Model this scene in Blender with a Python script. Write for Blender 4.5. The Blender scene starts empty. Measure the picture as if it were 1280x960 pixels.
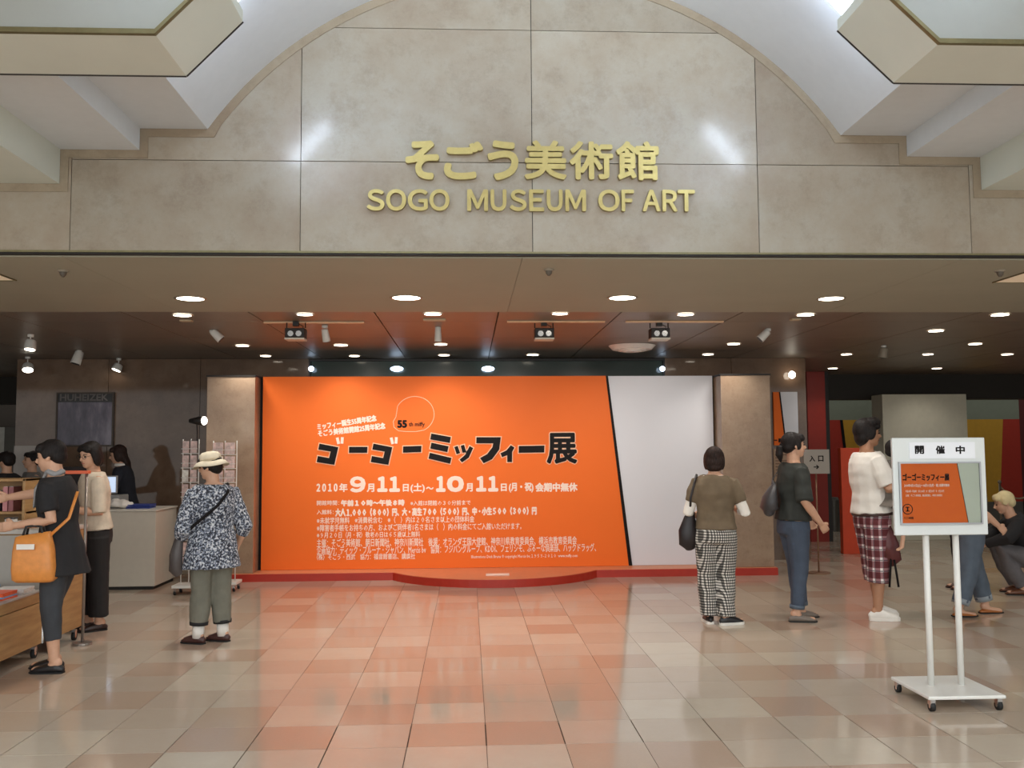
import bpy, bmesh, math, random
from mathutils import Vector, Matrix, noise
PI = math.pi
SC = bpy.context.scene
COL = SC.collection
rnd = random.Random(7)

# ---------------------------------------------------------------- camera, world, exposure
F, CY, CP, CR, H0 = 1159.6, .0473, .0699, .00648, 1.49     # focal in px of a 1280 wide frame, yaw, pitch, roll, eye height
cam_data = bpy.data.cameras.new('camera'); cam_data.sensor_width = 36; cam_data.lens = F / 1280 * 36
cam_data.clip_end = 100
camera = bpy.data.objects.new('camera', cam_data); COL.objects.link(camera); SC.camera = camera
_fw = Vector((math.sin(CY) * math.cos(CP), math.cos(CY) * math.cos(CP), math.sin(CP)))
_rt = Vector((math.cos(CY), -math.sin(CY), 0)); _up = _rt.cross(_fw)
_r2 = _rt * math.cos(CR) + _up * math.sin(CR) * -1; _u2 = _up * math.cos(CR) + _rt * math.sin(CR)
# image axes: a = c*xr - s*u, b = s*xr + c*u
_r2 = _rt * math.cos(CR) - _up * math.sin(CR); _u2 = _rt * math.sin(CR) + _up * math.cos(CR)
camera.matrix_world = Matrix(((_r2.x, _u2.x, -_fw.x, 0), (_r2.y, _u2.y, -_fw.y, 0), (_r2.z, _u2.z, -_fw.z, H0), (0, 0, 0, 1)))

world = bpy.data.worlds.new('world'); SC.world = world; world.use_nodes = True
world.node_tree.nodes['Background'].inputs[0].default_value = (.96, 1, 1, 1)
world.node_tree.nodes['Background'].inputs[1].default_value = .85
SC.view_settings.view_transform = 'Standard'; SC.view_settings.look = 'None'
SC.view_settings.exposure = 0.0; SC.view_settings.gamma = 1; SC.view_settings.use_curve_mapping = False
SC.cycles.use_denoising = True; SC.cycles.max_bounces = 8; SC.cycles.sample_clamp_indirect = 6

def ray(px, py):
    d = _fw * F + _r2 * (px - 640) - _u2 * (py - 480)
    return d
def at_y(px, py, Y):
    d = ray(px, py); t = Y / d.y
    return Vector((d.x * t, Y, H0 + d.z * t))
def at_z(px, py, Z=0.0):
    d = ray(px, py); t = (Z - H0) / d.z
    return Vector((d.x * t, d.y * t, Z))
def rect(x0, y0, x1, y1, Y):            # pixel box -> X0,X1,Z0,Z1 on the plane Y
    a, b = at_y(x0, y0, Y), at_y(x1, y1, Y)
    return min(a.x, b.x), max(a.x, b.x), min(a.z, b.z), max(a.z, b.z)

# ---------------------------------------------------------------- large unseen area lights, added to brighten the hall
def area(name, loc, rot, sx, sy, power, col=(1, .93, .84)):
    l = bpy.data.lights.new(name, 'AREA'); l.shape = 'RECTANGLE'; l.size = sx; l.size_y = sy; l.energy = power; l.color = col
    o = bpy.data.objects.new(name, l); o.location = loc; o.rotation_euler = rot; COL.objects.link(o); return o
COVE = 125
area('concourse_fill', (.3, .2, 3.05), (0, 0, 0), 4.0, 2.5, 150, (.97, .99, 1))  # unseen overhead light added to brighten the floor
area('rear_fill', (.3, -3.6, 1.5), (math.radians(86), 0, 0), 11.0, 2.4, 190, (.94, 1, 1))  # added light behind the camera, lifts the fascia and soffits
area('concourse_fill', (-4.2, .5, 3.05), (0, 0, 0), 2.0, 3.0, 105, (.98, .98, 1))
area('concourse_fill', (4.8, .5, 3.05), (0, 0, 0), 2.0, 3.0, 105, (.98, .98, 1))

# ---------------------------------------------------------------- materials
def srgb(r, g, b):
    f = lambda c: (c / 12.92 if c <= .04045 else ((c + .055) / 1.055) ** 2.4)
    return (f(r / 255), f(g / 255), f(b / 255), 1)
class NT:
    def __init__(s, name):
        s.m = bpy.data.materials.new(name); s.m.use_nodes = True; s.t = s.m.node_tree; s.p = s.t.nodes['Principled BSDF']
    def n(s, typ, **kw):
        nd = s.t.nodes.new(typ)
        for k, v in kw.items():
            if k.startswith('i_'): nd.inputs[k[2:].replace('_', ' ')].default_value = v
            else: setattr(nd, k, v)
        return nd
    def l(s, a, b): s.t.links.new(a, b)
    def ramp(s, fac, stops, interp='LINEAR'):
        r = s.n('ShaderNodeValToRGB'); r.color_ramp.interpolation = interp
        e = r.color_ramp.elements
        while len(e) < len(stops): e.new(.5)
        for k, (p, c) in enumerate(stops): e[k].position = p; e[k].color = c
        s.l(fac, r.inputs[0]); return r.outputs[0]
    def coord(s, which='Object', scale=(1, 1, 1), rot=(0, 0, 0)):
        c = s.n('ShaderNodeTexCoord'); m = s.n('ShaderNodeMapping'); m.inputs['Scale'].default_value = scale; m.inputs['Rotation'].default_value = rot
        s.l(c.outputs[which], m.inputs[0]); return m.outputs[0]
    def noise(s, vec, scale, detail=4, rough=.6):
        n = s.n('ShaderNodeTexNoise'); n.inputs['Scale'].default_value = scale; n.inputs['Detail'].default_value = detail; n.inputs['Roughness'].default_value = rough
        s.l(vec, n.inputs['Vector']); return n.outputs['Fac']
    def bump(s, h, strength=.2, dist=.01):
        b = s.n('ShaderNodeBump'); b.inputs['Strength'].default_value = strength; b.inputs['Distance'].default_value = dist
        s.l(h, b.inputs['Height']); s.l(b.outputs[0], s.p.inputs['Normal'])
    def mix(s, fac, a, b, mode='MIX'):
        m = s.n('ShaderNodeMix', data_type='RGBA', blend_type=mode)
        for sock, v in ((m.inputs[0], fac), (m.inputs[6], a), (m.inputs[7], b)):
            if hasattr(v, 'links'): s.l(v, sock)
            else: sock.default_value = v
        return m.outputs[2]
    def math(s, op, a, b=None):
        m = s.n('ShaderNodeMath', operation=op)
        for k, v in enumerate((a, b)):
            if v is None: continue
            if hasattr(v, 'links'): s.l(v, m.inputs[k])
            else: m.inputs[k].default_value = v
        return m.outputs[0]
_M = {}
def mat(name, col=None, rough=.6, metal=0, emit=None, estr=1, var=.08, vscale=12, bump=0, coat=0, alpha=None, trans=0):
    if name in _M: return _M[name]
    t = NT(name); p = t.p; p.inputs['Roughness'].default_value = rough; p.inputs['Metallic'].default_value = metal
    c = srgb(*col)
    if var > 0:
        v = t.coord(); n = t.noise(v, vscale)
        a = tuple(x * (1 - var) for x in c[:3]) + (1,); b = tuple(min(1, x * (1 + var)) for x in c[:3]) + (1,)
        t.l(t.ramp(n, [(.3, a), (.7, b)]), p.inputs['Base Color'])
        if bump: t.bump(t.noise(v, vscale * 8), bump, .004)
    else: p.inputs['Base Color'].default_value = c
    if coat: p.inputs['Coat Weight'].default_value = coat
    if trans: p.inputs['Transmission Weight'].default_value = trans
    if emit:
        p.inputs['Emission Color'].default_value = srgb(*emit); p.inputs['Emission Strength'].default_value = estr
    _M[name] = t.m; return t.m
def marble(name, base, dark, light, rough=.12, sc=1.0):
    t = NT(name); v = t.coord(); oi = t.n('ShaderNodeObjectInfo')
    a = t.n('ShaderNodeVectorMath', operation='ADD'); t.l(v, a.inputs[0]); cmb = t.n('ShaderNodeCombineXYZ')
    r = t.math('MULTIPLY', oi.outputs['Random'], 40); t.l(r, cmb.inputs[0]); t.l(r, cmb.inputs[2]); t.l(cmb.outputs[0], a.inputs[1]); v = a.outputs[0]
    n1 = t.noise(v, 1.3 * sc, 8, .65); n2 = t.noise(v, 9 * sc, 6, .7); n3 = t.noise(v, 3.2 * sc, 5, .62)
    c = t.ramp(n1, [(.32, srgb(*dark)), (.5, srgb(*base)), (.68, srgb(*light))])
    c = t.mix(t.math('MULTIPLY', n2, .5), c, srgb(*base))
    vein = t.ramp(n3, [(.485, (0, 0, 0, 1)), (.5, (1, 1, 1, 1)), (.515, (0, 0, 0, 1))])
    c = t.mix(t.math('MULTIPLY', t.ramp(t.noise(v, 5.5 * sc, 10, .78), [(.3, (1, 1, 1, 1)), (.5, (0, 0, 0, 1))]), .45), c, srgb(*[x * .86 for x in dark]))
    c = t.mix(t.math('MULTIPLY', vein, .05), c, srgb(*[x * .72 for x in dark]))
    c = t.mix(t.math('MULTIPLY', t.noise(v, 60, 3, .8), .16), c, srgb(*[x * .8 for x in dark]))
    h = t.n('ShaderNodeHueSaturation'); t.l(c, h.inputs['Color']); t.l(t.math('ADD', t.math('MULTIPLY', oi.outputs['Random'], .12), .94), h.inputs['Value'])
    t.l(h.outputs[0], t.p.inputs['Base Color']); t.p.inputs['Roughness'].default_value = rough
    t.bump(n2, .03, .003)
    _M[name] = t.m; return t.m
MARB = marble('polished_beige_marble', (163, 152, 136), (145, 127, 109), (175, 170, 158), .18)
MARB2 = marble('tan_marble_cladding', (164, 138, 114), (142, 114, 92), (182, 158, 132), .2, 1.6)
MARB3 = marble('brown_marble_wall', (118, 95, 78), (98, 77, 62), (136, 113, 94), .07, 1.2)
def tile_mat():
    t = NT('polished_floor_tile'); oi = t.n('ShaderNodeObjectInfo'); v = t.coord()
    a = t.n('ShaderNodeVectorMath', operation='ADD'); t.l(v, a.inputs[0]); cmb = t.n('ShaderNodeCombineXYZ')
    r = t.math('MULTIPLY', oi.outputs['Random'], 30); t.l(r, cmb.inputs[0]); t.l(r, cmb.inputs[1]); t.l(cmb.outputs[0], a.inputs[1])
    c = t.ramp(oi.outputs['Random'], [(0, srgb(190, 175, 158)), (.28, srgb(184, 167, 150)), (.42, srgb(182, 158, 138)), (.6, srgb(198, 186, 168)), (.75, srgb(177, 151, 132)), (.9, srgb(187, 171, 153))], 'CONSTANT')
    n = t.noise(a.outputs[0], 7, 6, .7)
    c = t.mix(t.math('MULTIPLY', n, .35), c, srgb(164, 142, 122))
    c = t.mix(t.math('MULTIPLY', t.noise(a.outputs[0], 70, 3, .7), .2), c, srgb(210, 196, 178))
    t.l(c, t.p.inputs['Base Color'])
    t.l(t.ramp(t.noise(a.outputs[0], 3, 3, .5), [(.3, (.07, .07, .07, 1)), (.7, (.14, .14, .14, 1))]), t.p.inputs['Roughness'])
    _M['tile'] = t.m; return t.m
TILE = tile_mat()
WHITE = mat('white_vault_paint', (210, 214, 218), .7, var=.02)
SOFFIT = mat('beige_soffit_paint', (162, 158, 140), .7, var=.03, vscale=2)
BEAMP = mat('cream_beam_laminate', (206, 210, 200), .45, var=.03, vscale=3)
DARKC = mat('brown_ceiling_panel', (122, 110, 98), .42, var=.08, vscale=2)
GAP = mat('dark_joint', (34, 28, 24), .8, var=0)
BRASS = mat('brushed_brass', (186, 168, 112), .36, 1, var=.06, vscale=30)
BRASSD = mat('aged_brass_trim', (128, 120, 88), .4, .7, var=.12, vscale=18)
GROUT = mat('dark_grout', (82, 66, 52), .9, var=.1)
ORANGE = mat('orange_board', (240, 114, 44), .5, var=.02, vscale=1)
WBOARD = mat('white_board', (222, 222, 228), .55, var=.01, vscale=1)
BLACK = mat('black_ink', (24, 20, 20), .6, var=0)
for _n in ('orange_board', 'black_ink'): _M[_n].node_tree.nodes['Principled BSDF'].inputs['Specular IOR Level'].default_value = .15
WINK = mat('white_ink', (250, 225, 210), .7, var=0)
REDK = mat('red_kerb_paint', (176, 44, 26), .4, var=.06)
SALMON = mat('salmon_platform_top', (216, 138, 98), .4, var=.05)
LAMP = mat('lamp_glow', (255, 250, 240), .5, var=0, emit=(255, 244, 224), estr=9)
GLINTB = mat('cool_glint_glow', (230, 240, 255), .5, var=0, emit=(205, 228, 255), estr=7)
LAMPD = mat('dim_panel_glow', (220, 200, 175), .5, var=0, emit=(230, 205, 170), estr=.25)
TUBE = mat('cove_tube_glow', (235, 245, 255), .5, var=0, emit=(215, 232, 255), estr=40)
CHROME = mat('chrome', (200, 200, 200), .25, 1, var=.03)
STEELD = mat('dark_metal', (46, 42, 40), .5, .4, var=.1)
WMETAL = mat('white_painted_metal', (226, 224, 218), .35, var=.02)
WLAM = mat('white_laminate', (206, 198, 184), .4, var=.03)
RUBBER = mat('black_rubber', (22, 22, 22), .7, var=.1)
WOOD = None
def wood():
    t = NT('light_oak_veneer'); v = t.coord(scale=(1, 1, 9)); n = t.noise(v, 3, 5, .6)
    t.l(t.ramp(n, [(.3, srgb(158, 118, 74)), (.7, srgb(188, 148, 98))]), t.p.inputs['Base Color']); t.p.inputs['Roughness'].default_value = .5
    return t.m
WOOD = wood()
SKIN = mat('skin', (206, 160, 132), .55, var=.05, vscale=20)
SKIN2 = mat('tanned_skin', (176, 128, 98), .55, var=.05, vscale=20)
def hairm(name, c):
    t = NT(name); v = t.coord(scale=(1, 1, .15)); n = t.noise(v, 160, 3, .6)
    t.l(t.ramp(n, [(.35, srgb(*[x * .6 for x in c])), (.65, srgb(*[x * 1.5 for x in c]))]), t.p.inputs['Base Color']); t.p.inputs['Roughness'].default_value = .62
    t.bump(n, .5, .004); t.p.inputs['Specular IOR Level'].default_value = .25; return t.m
HAIR = hairm('black_hair', (26, 21, 20)); HAIR2 = hairm('dark_brown_hair', (38, 26, 22))
def cloth(name, c, rough=.85, var=.12): return mat(name, c, rough, var=var, vscale=14, bump=.25)
def gingham(name, c0, c1, c2, s):
    t = NT(name); v = t.coord(); sp = t.n('ShaderNodeSeparateXYZ'); t.l(v, sp.inputs[0])
    ax = t.math('ADD', sp.outputs[0], sp.outputs[1])
    def band(x): return t.math('GREATER_THAN', t.math('FRACT', t.math('MULTIPLY', x, s)), .5)
    a, b = band(ax), band(sp.outputs[2]); f = t.math('MULTIPLY', t.math('ADD', a, b), .5)
    t.l(t.ramp(f, [(0, srgb(*c0)), (.4, srgb(*c1)), (.9, srgb(*c2))], 'CONSTANT'), t.p.inputs['Base Color']); t.p.inputs['Roughness'].default_value = .85
    return t.m
def floral(name, base, dark, light, s=55):
    t = NT(name); v = t.coord(); a = t.noise(v, s, 2, .5); b = t.noise(v, s * 1.35, 2, .5)
    c = t.ramp(a, [(.0, srgb(*dark)), (.45, srgb(*base)), (.53, srgb(*base)), (.56, srgb(*light))], 'CONSTANT')
    c = t.mix(t.ramp(b, [(0, (0, 0, 0, 1)), (.58, (1, 1, 1, 1))], 'CONSTANT'), c, srgb(*dark))
    t.l(c, t.p.inputs['Base Color']); t.p.inputs['Roughness'].default_value = .85; return t.m

# ---------------------------------------------------------------- mesh helpers
class B:
    def __init__(s): s.v = []; s.f = []
    def add(s, vs, fs):
        k = len(s.v); s.v += [Vector(p) for p in vs]; s.f += [tuple(i + k for i in f) for f in fs]; return s
    def box(s, x0, x1, y0, y1, z0, z1):
        if x0 > x1: x0, x1 = x1, x0
        if y0 > y1: y0, y1 = y1, y0
        if z0 > z1: z0, z1 = z1, z0
        v = [(x0, y0, z0), (x1, y0, z0), (x1, y1, z0), (x0, y1, z0), (x0, y0, z1), (x1, y0, z1), (x1, y1, z1), (x0, y1, z1)]
        return s.add(v, [(0, 3, 2, 1), (4, 5, 6, 7), (0, 1, 5, 4), (1, 2, 6, 5), (2, 3, 7, 6), (3, 0, 4, 7)])
    def prism_y(s, poly, y0, y1):        # poly of (x, z), counter-clockwise seen from -Y
        n = len(poly); v = [(x, y0, z) for x, z in poly] + [(x, y1, z) for x, z in poly]
        return s.add(v, [tuple(range(n)), tuple(range(2 * n - 1, n - 1, -1))] + [(i, i + n, (i + 1) % n + n, (i + 1) % n) for i in range(n)])
    def prism_z(s, poly, z0, z1):
        n = len(poly); v = [(x, y, z0) for x, y in poly] + [(x, y, z1) for x, y in poly]
        return s.add(v, [tuple(range(n - 1, -1, -1)), tuple(range(n, 2 * n))] + [(i, (i + 1) % n, (i + 1) % n + n, i + n) for i in range(n)])
    def tube(s, pts, rad, seg=12, ref=None, cap=True):
        pts = [Vector(p) for p in pts]; n = len(pts)
        rad = [(r, r) if not isinstance(r, (tuple, list)) else r for r in (rad if isinstance(rad, (list, tuple)) and len(rad) == n else [rad] * n)]
        if cap == 'round':
            d0 = (pts[0] - pts[1]).normalized(); d1 = (pts[-1] - pts[-2]).normalized(); a, b = rad[0], rad[-1]
            m0, m1 = min(a), min(b)
            P = []; R = []
            for t in (80, 55, 28): P.append(pts[0] + d0 * m0 * math.sin(math.radians(t))); R.append((a[0] * math.cos(math.radians(t)), a[1] * math.cos(math.radians(t))))
            P += pts; R += rad
            for t in (28, 55, 80): P.append(pts[-1] + d1 * m1 * math.sin(math.radians(t))); R.append((b[0] * math.cos(math.radians(t)), b[1] * math.cos(math.radians(t))))
            pts, rad, n = P, R, len(P)
        ref = Vector(ref) if ref else None; u = None; vs = []; fs = []
        for i, p in enumerate(pts):
            d = (pts[min(i + 1, n - 1)] - pts[max(i - 1, 0)]).normalized()
            if u is None:
                rr = ref if ref is not None else (Vector((1, 0, 0)) if abs(d.x) < .8 else Vector((0, 1, 0)))
                u = rr
            u = (u - d * u.dot(d)).normalized(); w = d.cross(u)
            for k in range(seg):
                a = 2 * PI * k / seg; vs.append(p + u * math.cos(a) * rad[i][0] + w * math.sin(a) * rad[i][1])
        for i in range(n - 1):
            for k in range(seg):
                k2 = (k + 1) % seg; fs.append((i * seg + k, i * seg + k2, (i + 1) * seg + k2, (i + 1) * seg + k))
        if cap: fs += [tuple(range(seg - 1, -1, -1)), tuple(range((n - 1) * seg, n * seg))]
        return s.add(vs, fs)
    def cyl(s, c, r, z0, z1, seg=24, r2=None): return s.tube([(c[0], c[1], z0), (c[0], c[1], z1)], [r, r if r2 is None else r2], seg)
    def ell(s, c, r, seg=14, rings=9, M=None):
        c = Vector(c); vs = []; fs = []
        for i in range(1, rings):
            t = PI * i / rings
            for k in range(seg):
                a = 2 * PI * k / seg; vs.append(Vector((r[0] * math.sin(t) * math.cos(a), r[1] * math.sin(t) * math.sin(a), r[2] * math.cos(t))))
        vs += [Vector((0, 0, r[2])), Vector((0, 0, -r[2]))]
        if M: vs = [M @ v for v in vs]
        m = len(vs)
        for i in range(rings - 2):
            for k in range(seg):
                k2 = (k + 1) % seg; fs.append((i * seg + k, (i + 1) * seg + k, (i + 1) * seg + k2, i * seg + k2))
        for k in range(seg):
            k2 = (k + 1) % seg; fs.append((m - 2, k, k2)); fs.append((m - 1, (rings - 2) * seg + k2, (rings - 2) * seg + k))
        return s.add([c + v for v in vs], fs)
    def xf(s, M): s.v = [M @ p for p in s.v]; return s
    def mesh(s, name, off=None):
        me = bpy.data.meshes.new(name); me.from_pydata([p - off for p in s.v] if off is not None else s.v, [], s.f); me.validate(); return me
    def obj(s, name, m, parent=None, smooth=False, bevel=0, local=False, remesh=0, fold=0, seed=0, relax=0):
        off = None
        if parent is not None and not local:
            off = parent.location.copy(); q = parent.parent
            while q is not None: off = off + q.location; q = q.parent
        loc = None
        if parent is None and not local:
            c = sum(s.v, Vector()) / len(s.v); loc = Vector((c.x, c.y, min(p.z for p in s.v))); off = loc
        me = s.mesh(name, off); me.materials.append(m)
        o = bpy.data.objects.new(name, me); COL.objects.link(o)
        if parent is not None: o.parent = parent
        if loc is not None: o.location = loc
        if remesh:
            md = o.modifiers.new('r', 'REMESH'); md.mode = 'VOXEL'; md.voxel_size = remesh; md.use_smooth_shade = True
            if relax: ms = o.modifiers.new('s', 'SMOOTH'); ms.factor = .5; ms.iterations = relax
            dg = bpy.context.evaluated_depsgraph_get(); nm = bpy.data.meshes.new_from_object(o.evaluated_get(dg))
            o.modifiers.clear(); o.data = nm; bpy.data.meshes.remove(me); me = nm; me.name = name
            if not me.materials: me.materials.append(m)
            else: me.materials[0] = m
            if fold:
                sd = Vector((seed * 3.1, seed * 1.7, 0))
                nrm = [Vector(v.normal) for v in me.vertices]
                for v, nn in zip(me.vertices, nrm):
                    c = v.co; d = noise.noise(Vector((c.x * 16, c.y * 16, c.z * 5)) + sd) * fold + noise.noise(Vector((c.x * 7, c.y * 7, c.z * 15)) + sd) * fold * .6
                    v.co = c + nn * d
                me.update()
            smooth = True
        if smooth: me.polygons.foreach_set('use_smooth', [True] * len(me.polygons))
        if bevel:
            md = o.modifiers.new('bevel', 'BEVEL'); md.width = bevel; md.segments = 2; md.limit_method = 'ANGLE'
        return o
def tag(o, label=None, cat=None, group=None, kind=None):
    if label: o['label'] = label
    if cat: o['category'] = cat
    if group: o['group'] = group
    if kind: o['kind'] = kind
    return o
def empty(name, loc, label, cat, rz=0, group=None):
    o = bpy.data.objects.new(name, None); o.location = loc; o.rotation_euler = (0, 0, rz); o.empty_display_size = .1; COL.objects.link(o)
    return tag(o, label, cat, group)
def struct(o): o['kind'] = 'structure'; return o
def sroot(name, loc=(0, 0, 0)):
    o = bpy.data.objects.new(name, None); o.location = loc; COL.objects.link(o); o['kind'] = 'structure'; return o
def glyphs(body, res=3, extrude=0.0):
    c = bpy.data.curves.new('t', 'FONT'); c.body = body; c.resolution_u = res; c.extrude = extrude
    o = bpy.data.objects.new('t', c); COL.objects.link(o)
    me = bpy.data.meshes.new_from_object(o.evaluated_get(bpy.context.evaluated_depsgraph_get()))
    v = [tuple(p.co) for p in me.vertices]; f = [tuple(p.vertices) for p in me.polygons]
    bpy.data.objects.remove(o); bpy.data.curves.remove(c); bpy.data.meshes.remove(me)
    return v, f
def text_b(body, R, Y, bold=0, depth=0, res=3, rot=0, n=8, bb=None):
    """text fitted to the rectangle R = x0,x1,z0,z1 on plane Y facing -Y"""
    v, f = glyphs(body, res, .5 if depth else 0)
    xs = [p[0] for p in v]; ys = [p[1] for p in v]; a, b2, c, d = min(xs), max(xs), min(ys), max(ys)
    x0, x1, z0, z1 = R; x0 += bold; x1 -= bold; z0 += bold; z1 -= bold
    sx = (x1 - x0) / (b2 - a); sz = (z1 - z0) / (d - c); b = B()
    offs = [(0, 0)] + ([(bold * math.cos(2 * PI * k / n), bold * math.sin(2 * PI * k / n)) for k in range(n)] if bold else [])
    cx, cz = (x0 + x1) / 2, (z0 + z1) / 2; cr, sr = math.cos(rot), math.sin(rot)
    for k, (ox, oz) in enumerate(offs):
        vs = []
        for p in v:
            X = x0 + (p[0] - a) * sx + ox - cx; Z = z0 + (p[1] - c) * sz + oz - cz
            vs.append((cx + X * cr - Z * sr, Y - depth * (p[2] + .5) - k * .00004, cz + X * sr + Z * cr))
        b.add(vs, f)
    return b
def text(name, body, box, Y, m, parent, **kw):
    return text_b(body, rect(*box, Y), Y, **kw).obj(name, m, parent)

# ---------------------------------------------------------------- floor
floor = sroot('floor')
B().box(-12, 14, -4, 20, -.06, -.012).obj('slab', GROUT, floor)
TX, TY, TS = .0865, 5.19, .399
cand = []
for j in range(-24, 37):
    for i in range(-30, 35):
        cx, cy = TX + (i + .5) * TS, TY + (j + .5) * TS
        if cy < -3.9 or cy > 19.8: continue
        vis = False
        if cy > 3.4 and cy < 20:
            sx = 585 + 1160 * cx / cy
            vis = -60 < sx < 1340 and not (cy > 10.4 and 300 < sx < 965)
        cand.append((vis, cy + abs(cx) * .15, i, j))
vis = sorted([c for c in cand if c[0]], key=lambda c: c[1])
near = set((c[2], c[3]) for c in vis[:296])
gap, gapw = .0028, .0065
tm = None; tmw = None
def tilemesh(g): return B().box(-TS / 2 + g, TS / 2 - g, -TS / 2 + g, TS / 2 - g, -.012, 0).mesh('tile')
tm = tilemesh(gap / 2); tm.materials.append(TILE); tmw = tilemesh(gapw / 2); tmw.materials.append(TILE)
rest = B()
for c in cand:
    i, j = c[2], c[3]; cx, cy = TX + (i + .5) * TS, TY + (j + .5) * TS
    if (i, j) in near:
        o = bpy.data.objects.new('tile', tmw if j <= -1 and (i < -1 or i > 3) or j == -1 else tm); o.location = (cx, cy, rnd.uniform(-.0004, 0)); o.parent = floor; COL.objects.link(o)
    else:
        rest.box(cx - TS / 2 + .0014, cx + TS / 2 - .0014, cy - TS / 2 + .0014, cy + TS / 2 - .0014, -.012, 0)
t = NT('polished_floor_tile_far'); v = t.coord(); 
sc = t.n('ShaderNodeVectorMath', operation='SNAP'); m_ = t.n('ShaderNodeVectorMath', operation='SUBTRACT'); t.l(v, m_.inputs[0]); m_.inputs[1].default_value = (TX, TY, 0)
t.l(m_.outputs[0], sc.inputs[0]); sc.inputs[1].default_value = (TS, TS, 10)
wn = t.n('ShaderNodeTexWhiteNoise'); t.l(sc.outputs[0], wn.inputs['Vector'])
c = t.ramp(wn.outputs['Value'], [(0, srgb(190, 175, 158)), (.28, srgb(184, 167, 150)), (.42, srgb(182, 158, 138)), (.6, srgb(198, 186, 168)), (.75, srgb(177, 151, 132)), (.9, srgb(187, 171, 153))], 'CONSTANT')
c = t.mix(t.math('MULTIPLY', t.noise(v, 7, 5, .7), .35), c, srgb(164, 142, 122)); t.l(c, t.p.inputs['Base Color']); t.p.inputs['Roughness'].default_value = .12
ro = rest.obj('tile_field', t.m, floor); ro['kind'] = 'stuff'

# ---------------------------------------------------------------- fascia wall with the arch
D1 = 5.73
ZC = 2.69
def P1(px, py): a = at_y(px, py, D1); return a.x, a.z
zb = at_y(640, 317.5, D1).z
X1, X2, X3 = P1(75, 230)[0], P1(175, 188)[0], P1(260, 162)[0]
Z1, Z2, Z3 = P1(75, 230)[1], P1(175, 188)[1], P1(260, 162)[1]
X3r, X2r, X1r = P1(1050, 167)[0], P1(1132, 167)[0], P1(1224, 194)[0]
acx = (X3 + X3r) / 2; hw = (X3r - X3) / 2
apex = at_y(650, -36, D1).z; sag = apex - Z3; AR = (hw * hw + sag * sag) / (2 * sag); acz = apex - AR
a0 = math.asin(hw / AR)
arch = [(acx + AR * math.sin(-a0 + 2 * a0 * k / 40), acz + AR * math.cos(-a0 + 2 * a0 * k / 40)) for k in range(41)]
XL, XR = -6.5, 8.0
prof = [(XL, Z1), (X1, Z1), (X1, Z2), (X2, Z2), (X2, Z3)] + arch + [(X2r, Z3), (X2r, Z2), (X1r, Z2), (X1r, Z1), (XR, Z1)]   # left to right
wf = sroot('wall_front')
# backing
B().box(XL, XR, D1 + .03, D1 + .25, zb + .004, 5.0).obj('backing', GAP, wf)
def top_at(x):
    if x <= X1 or x >= X1r: return Z1
    if x <= X2 or x >= X2r: return Z2
    if x <= X3 or x >= X3r: return Z3
    return acz + math.sqrt(max(0, AR * AR - (x - acx) ** 2))
jx = [at_y(88, 270, D1).x, at_y(375.5, 260, D1).x, at_y(665.5, 260, D1).x, at_y(948, 260, D1).x, at_y(1213, 270, D1).x]
sp = (jx[3] - jx[1]) / 2
jx = [jx[0] - sp * 2, jx[0] - sp] + jx + [jx[-1] + sp, jx[-1] + 2 * sp]
zj = at_y(640, 203.5, D1).z; zj2 = at_y(860, 41, D1).z
def panel(x0, x1, z0, z1):
    """marble slab clipped to the profile"""
    g = .0022; x0 += g; x1 -= g; z0 += g; z1 -= g
    xs = sorted(set([x0, x1] + [x0 + (x1 - x0) * k / 24 for k in range(25)] + [q + e for q in (X1, X2, X3, X3r, X2r, X1r) for e in (-1e-4, 1e-4) if x0 < q < x1]))
    top = [(x, min(z1, top_at(x))) for x in xs]
    top = [p for p in top if p[1] > z0 + .002]
    if len(top) < 2: return
    poly = [(top[0][0], z0), (top[-1][0], z0)] + top[::-1]
    B().prism_y(poly, D1, D1 + .03).obj('marble_panel', MARB, wf)
for k in range(len(jx) - 1):
    x0, x1 = jx[k], jx[k + 1]
    rows = [zb + .012, zj, zj2, 5.0]
    if x1 <= jx[2] + .01 or x0 >= jx[-3] - .01: rows = [zb + .012, 5.0]
    for z0, z1 in zip(rows, rows[1:]): panel(x0, x1, z0, z1)
# border strip following arch and steps, proud of the slabs
BW = .05
inner = [(XL, Z1 - BW), (X1 + BW, Z1 - BW), (X1 + BW, Z2 - BW), (X2 + BW, Z2 - BW), (X2 + BW, Z3 - BW), (X3 + BW * .8, Z3 - BW)] + \
    [(acx + (AR - BW) * math.sin(t_), acz + (AR - BW) * math.cos(t_)) for t_ in [-a0 + .03 + (2 * a0 - .06) * k / 40 for k in range(41)]] + \
    [(X3r - BW * .8, Z3 - BW), (X2r - BW, Z3 - BW), (X2r - BW, Z2 - BW), (X1r - BW, Z2 - BW), (X1r - BW, Z1 - BW), (XR, Z1 - BW)]
outer = [(XL, Z1), (X1, Z1), (X1, Z2), (X2, Z2), (X2, Z3), (X3, Z3)] + arch + [(X3r, Z3), (X2r, Z3), (X2r, Z2), (X1r, Z2), (X1r, Z1), (XR, Z1)]
MARBB = marble('shadowed_marble_border', (156, 142, 122), (140, 122, 102), (170, 158, 138), .16)  # border shade put into the colour as a darker marble
bb = B(); n = len(inner)
vs = [(x, D1 - .008, z) for x, z in inner] + [(x, D1 - .008, z) for x, z in outer] + [(x, D1 + .002, z) for x, z in inner] + [(x, D1 + .002, z) for x, z in outer]
fs = []
for k in range(n - 1): fs += [(k, k + 1, n + k + 1, n + k), (2 * n + k, 2 * n + k + 1, k + 1, k)]
bb.add(vs, fs).obj('arch_border', MARBB, wf)
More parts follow.
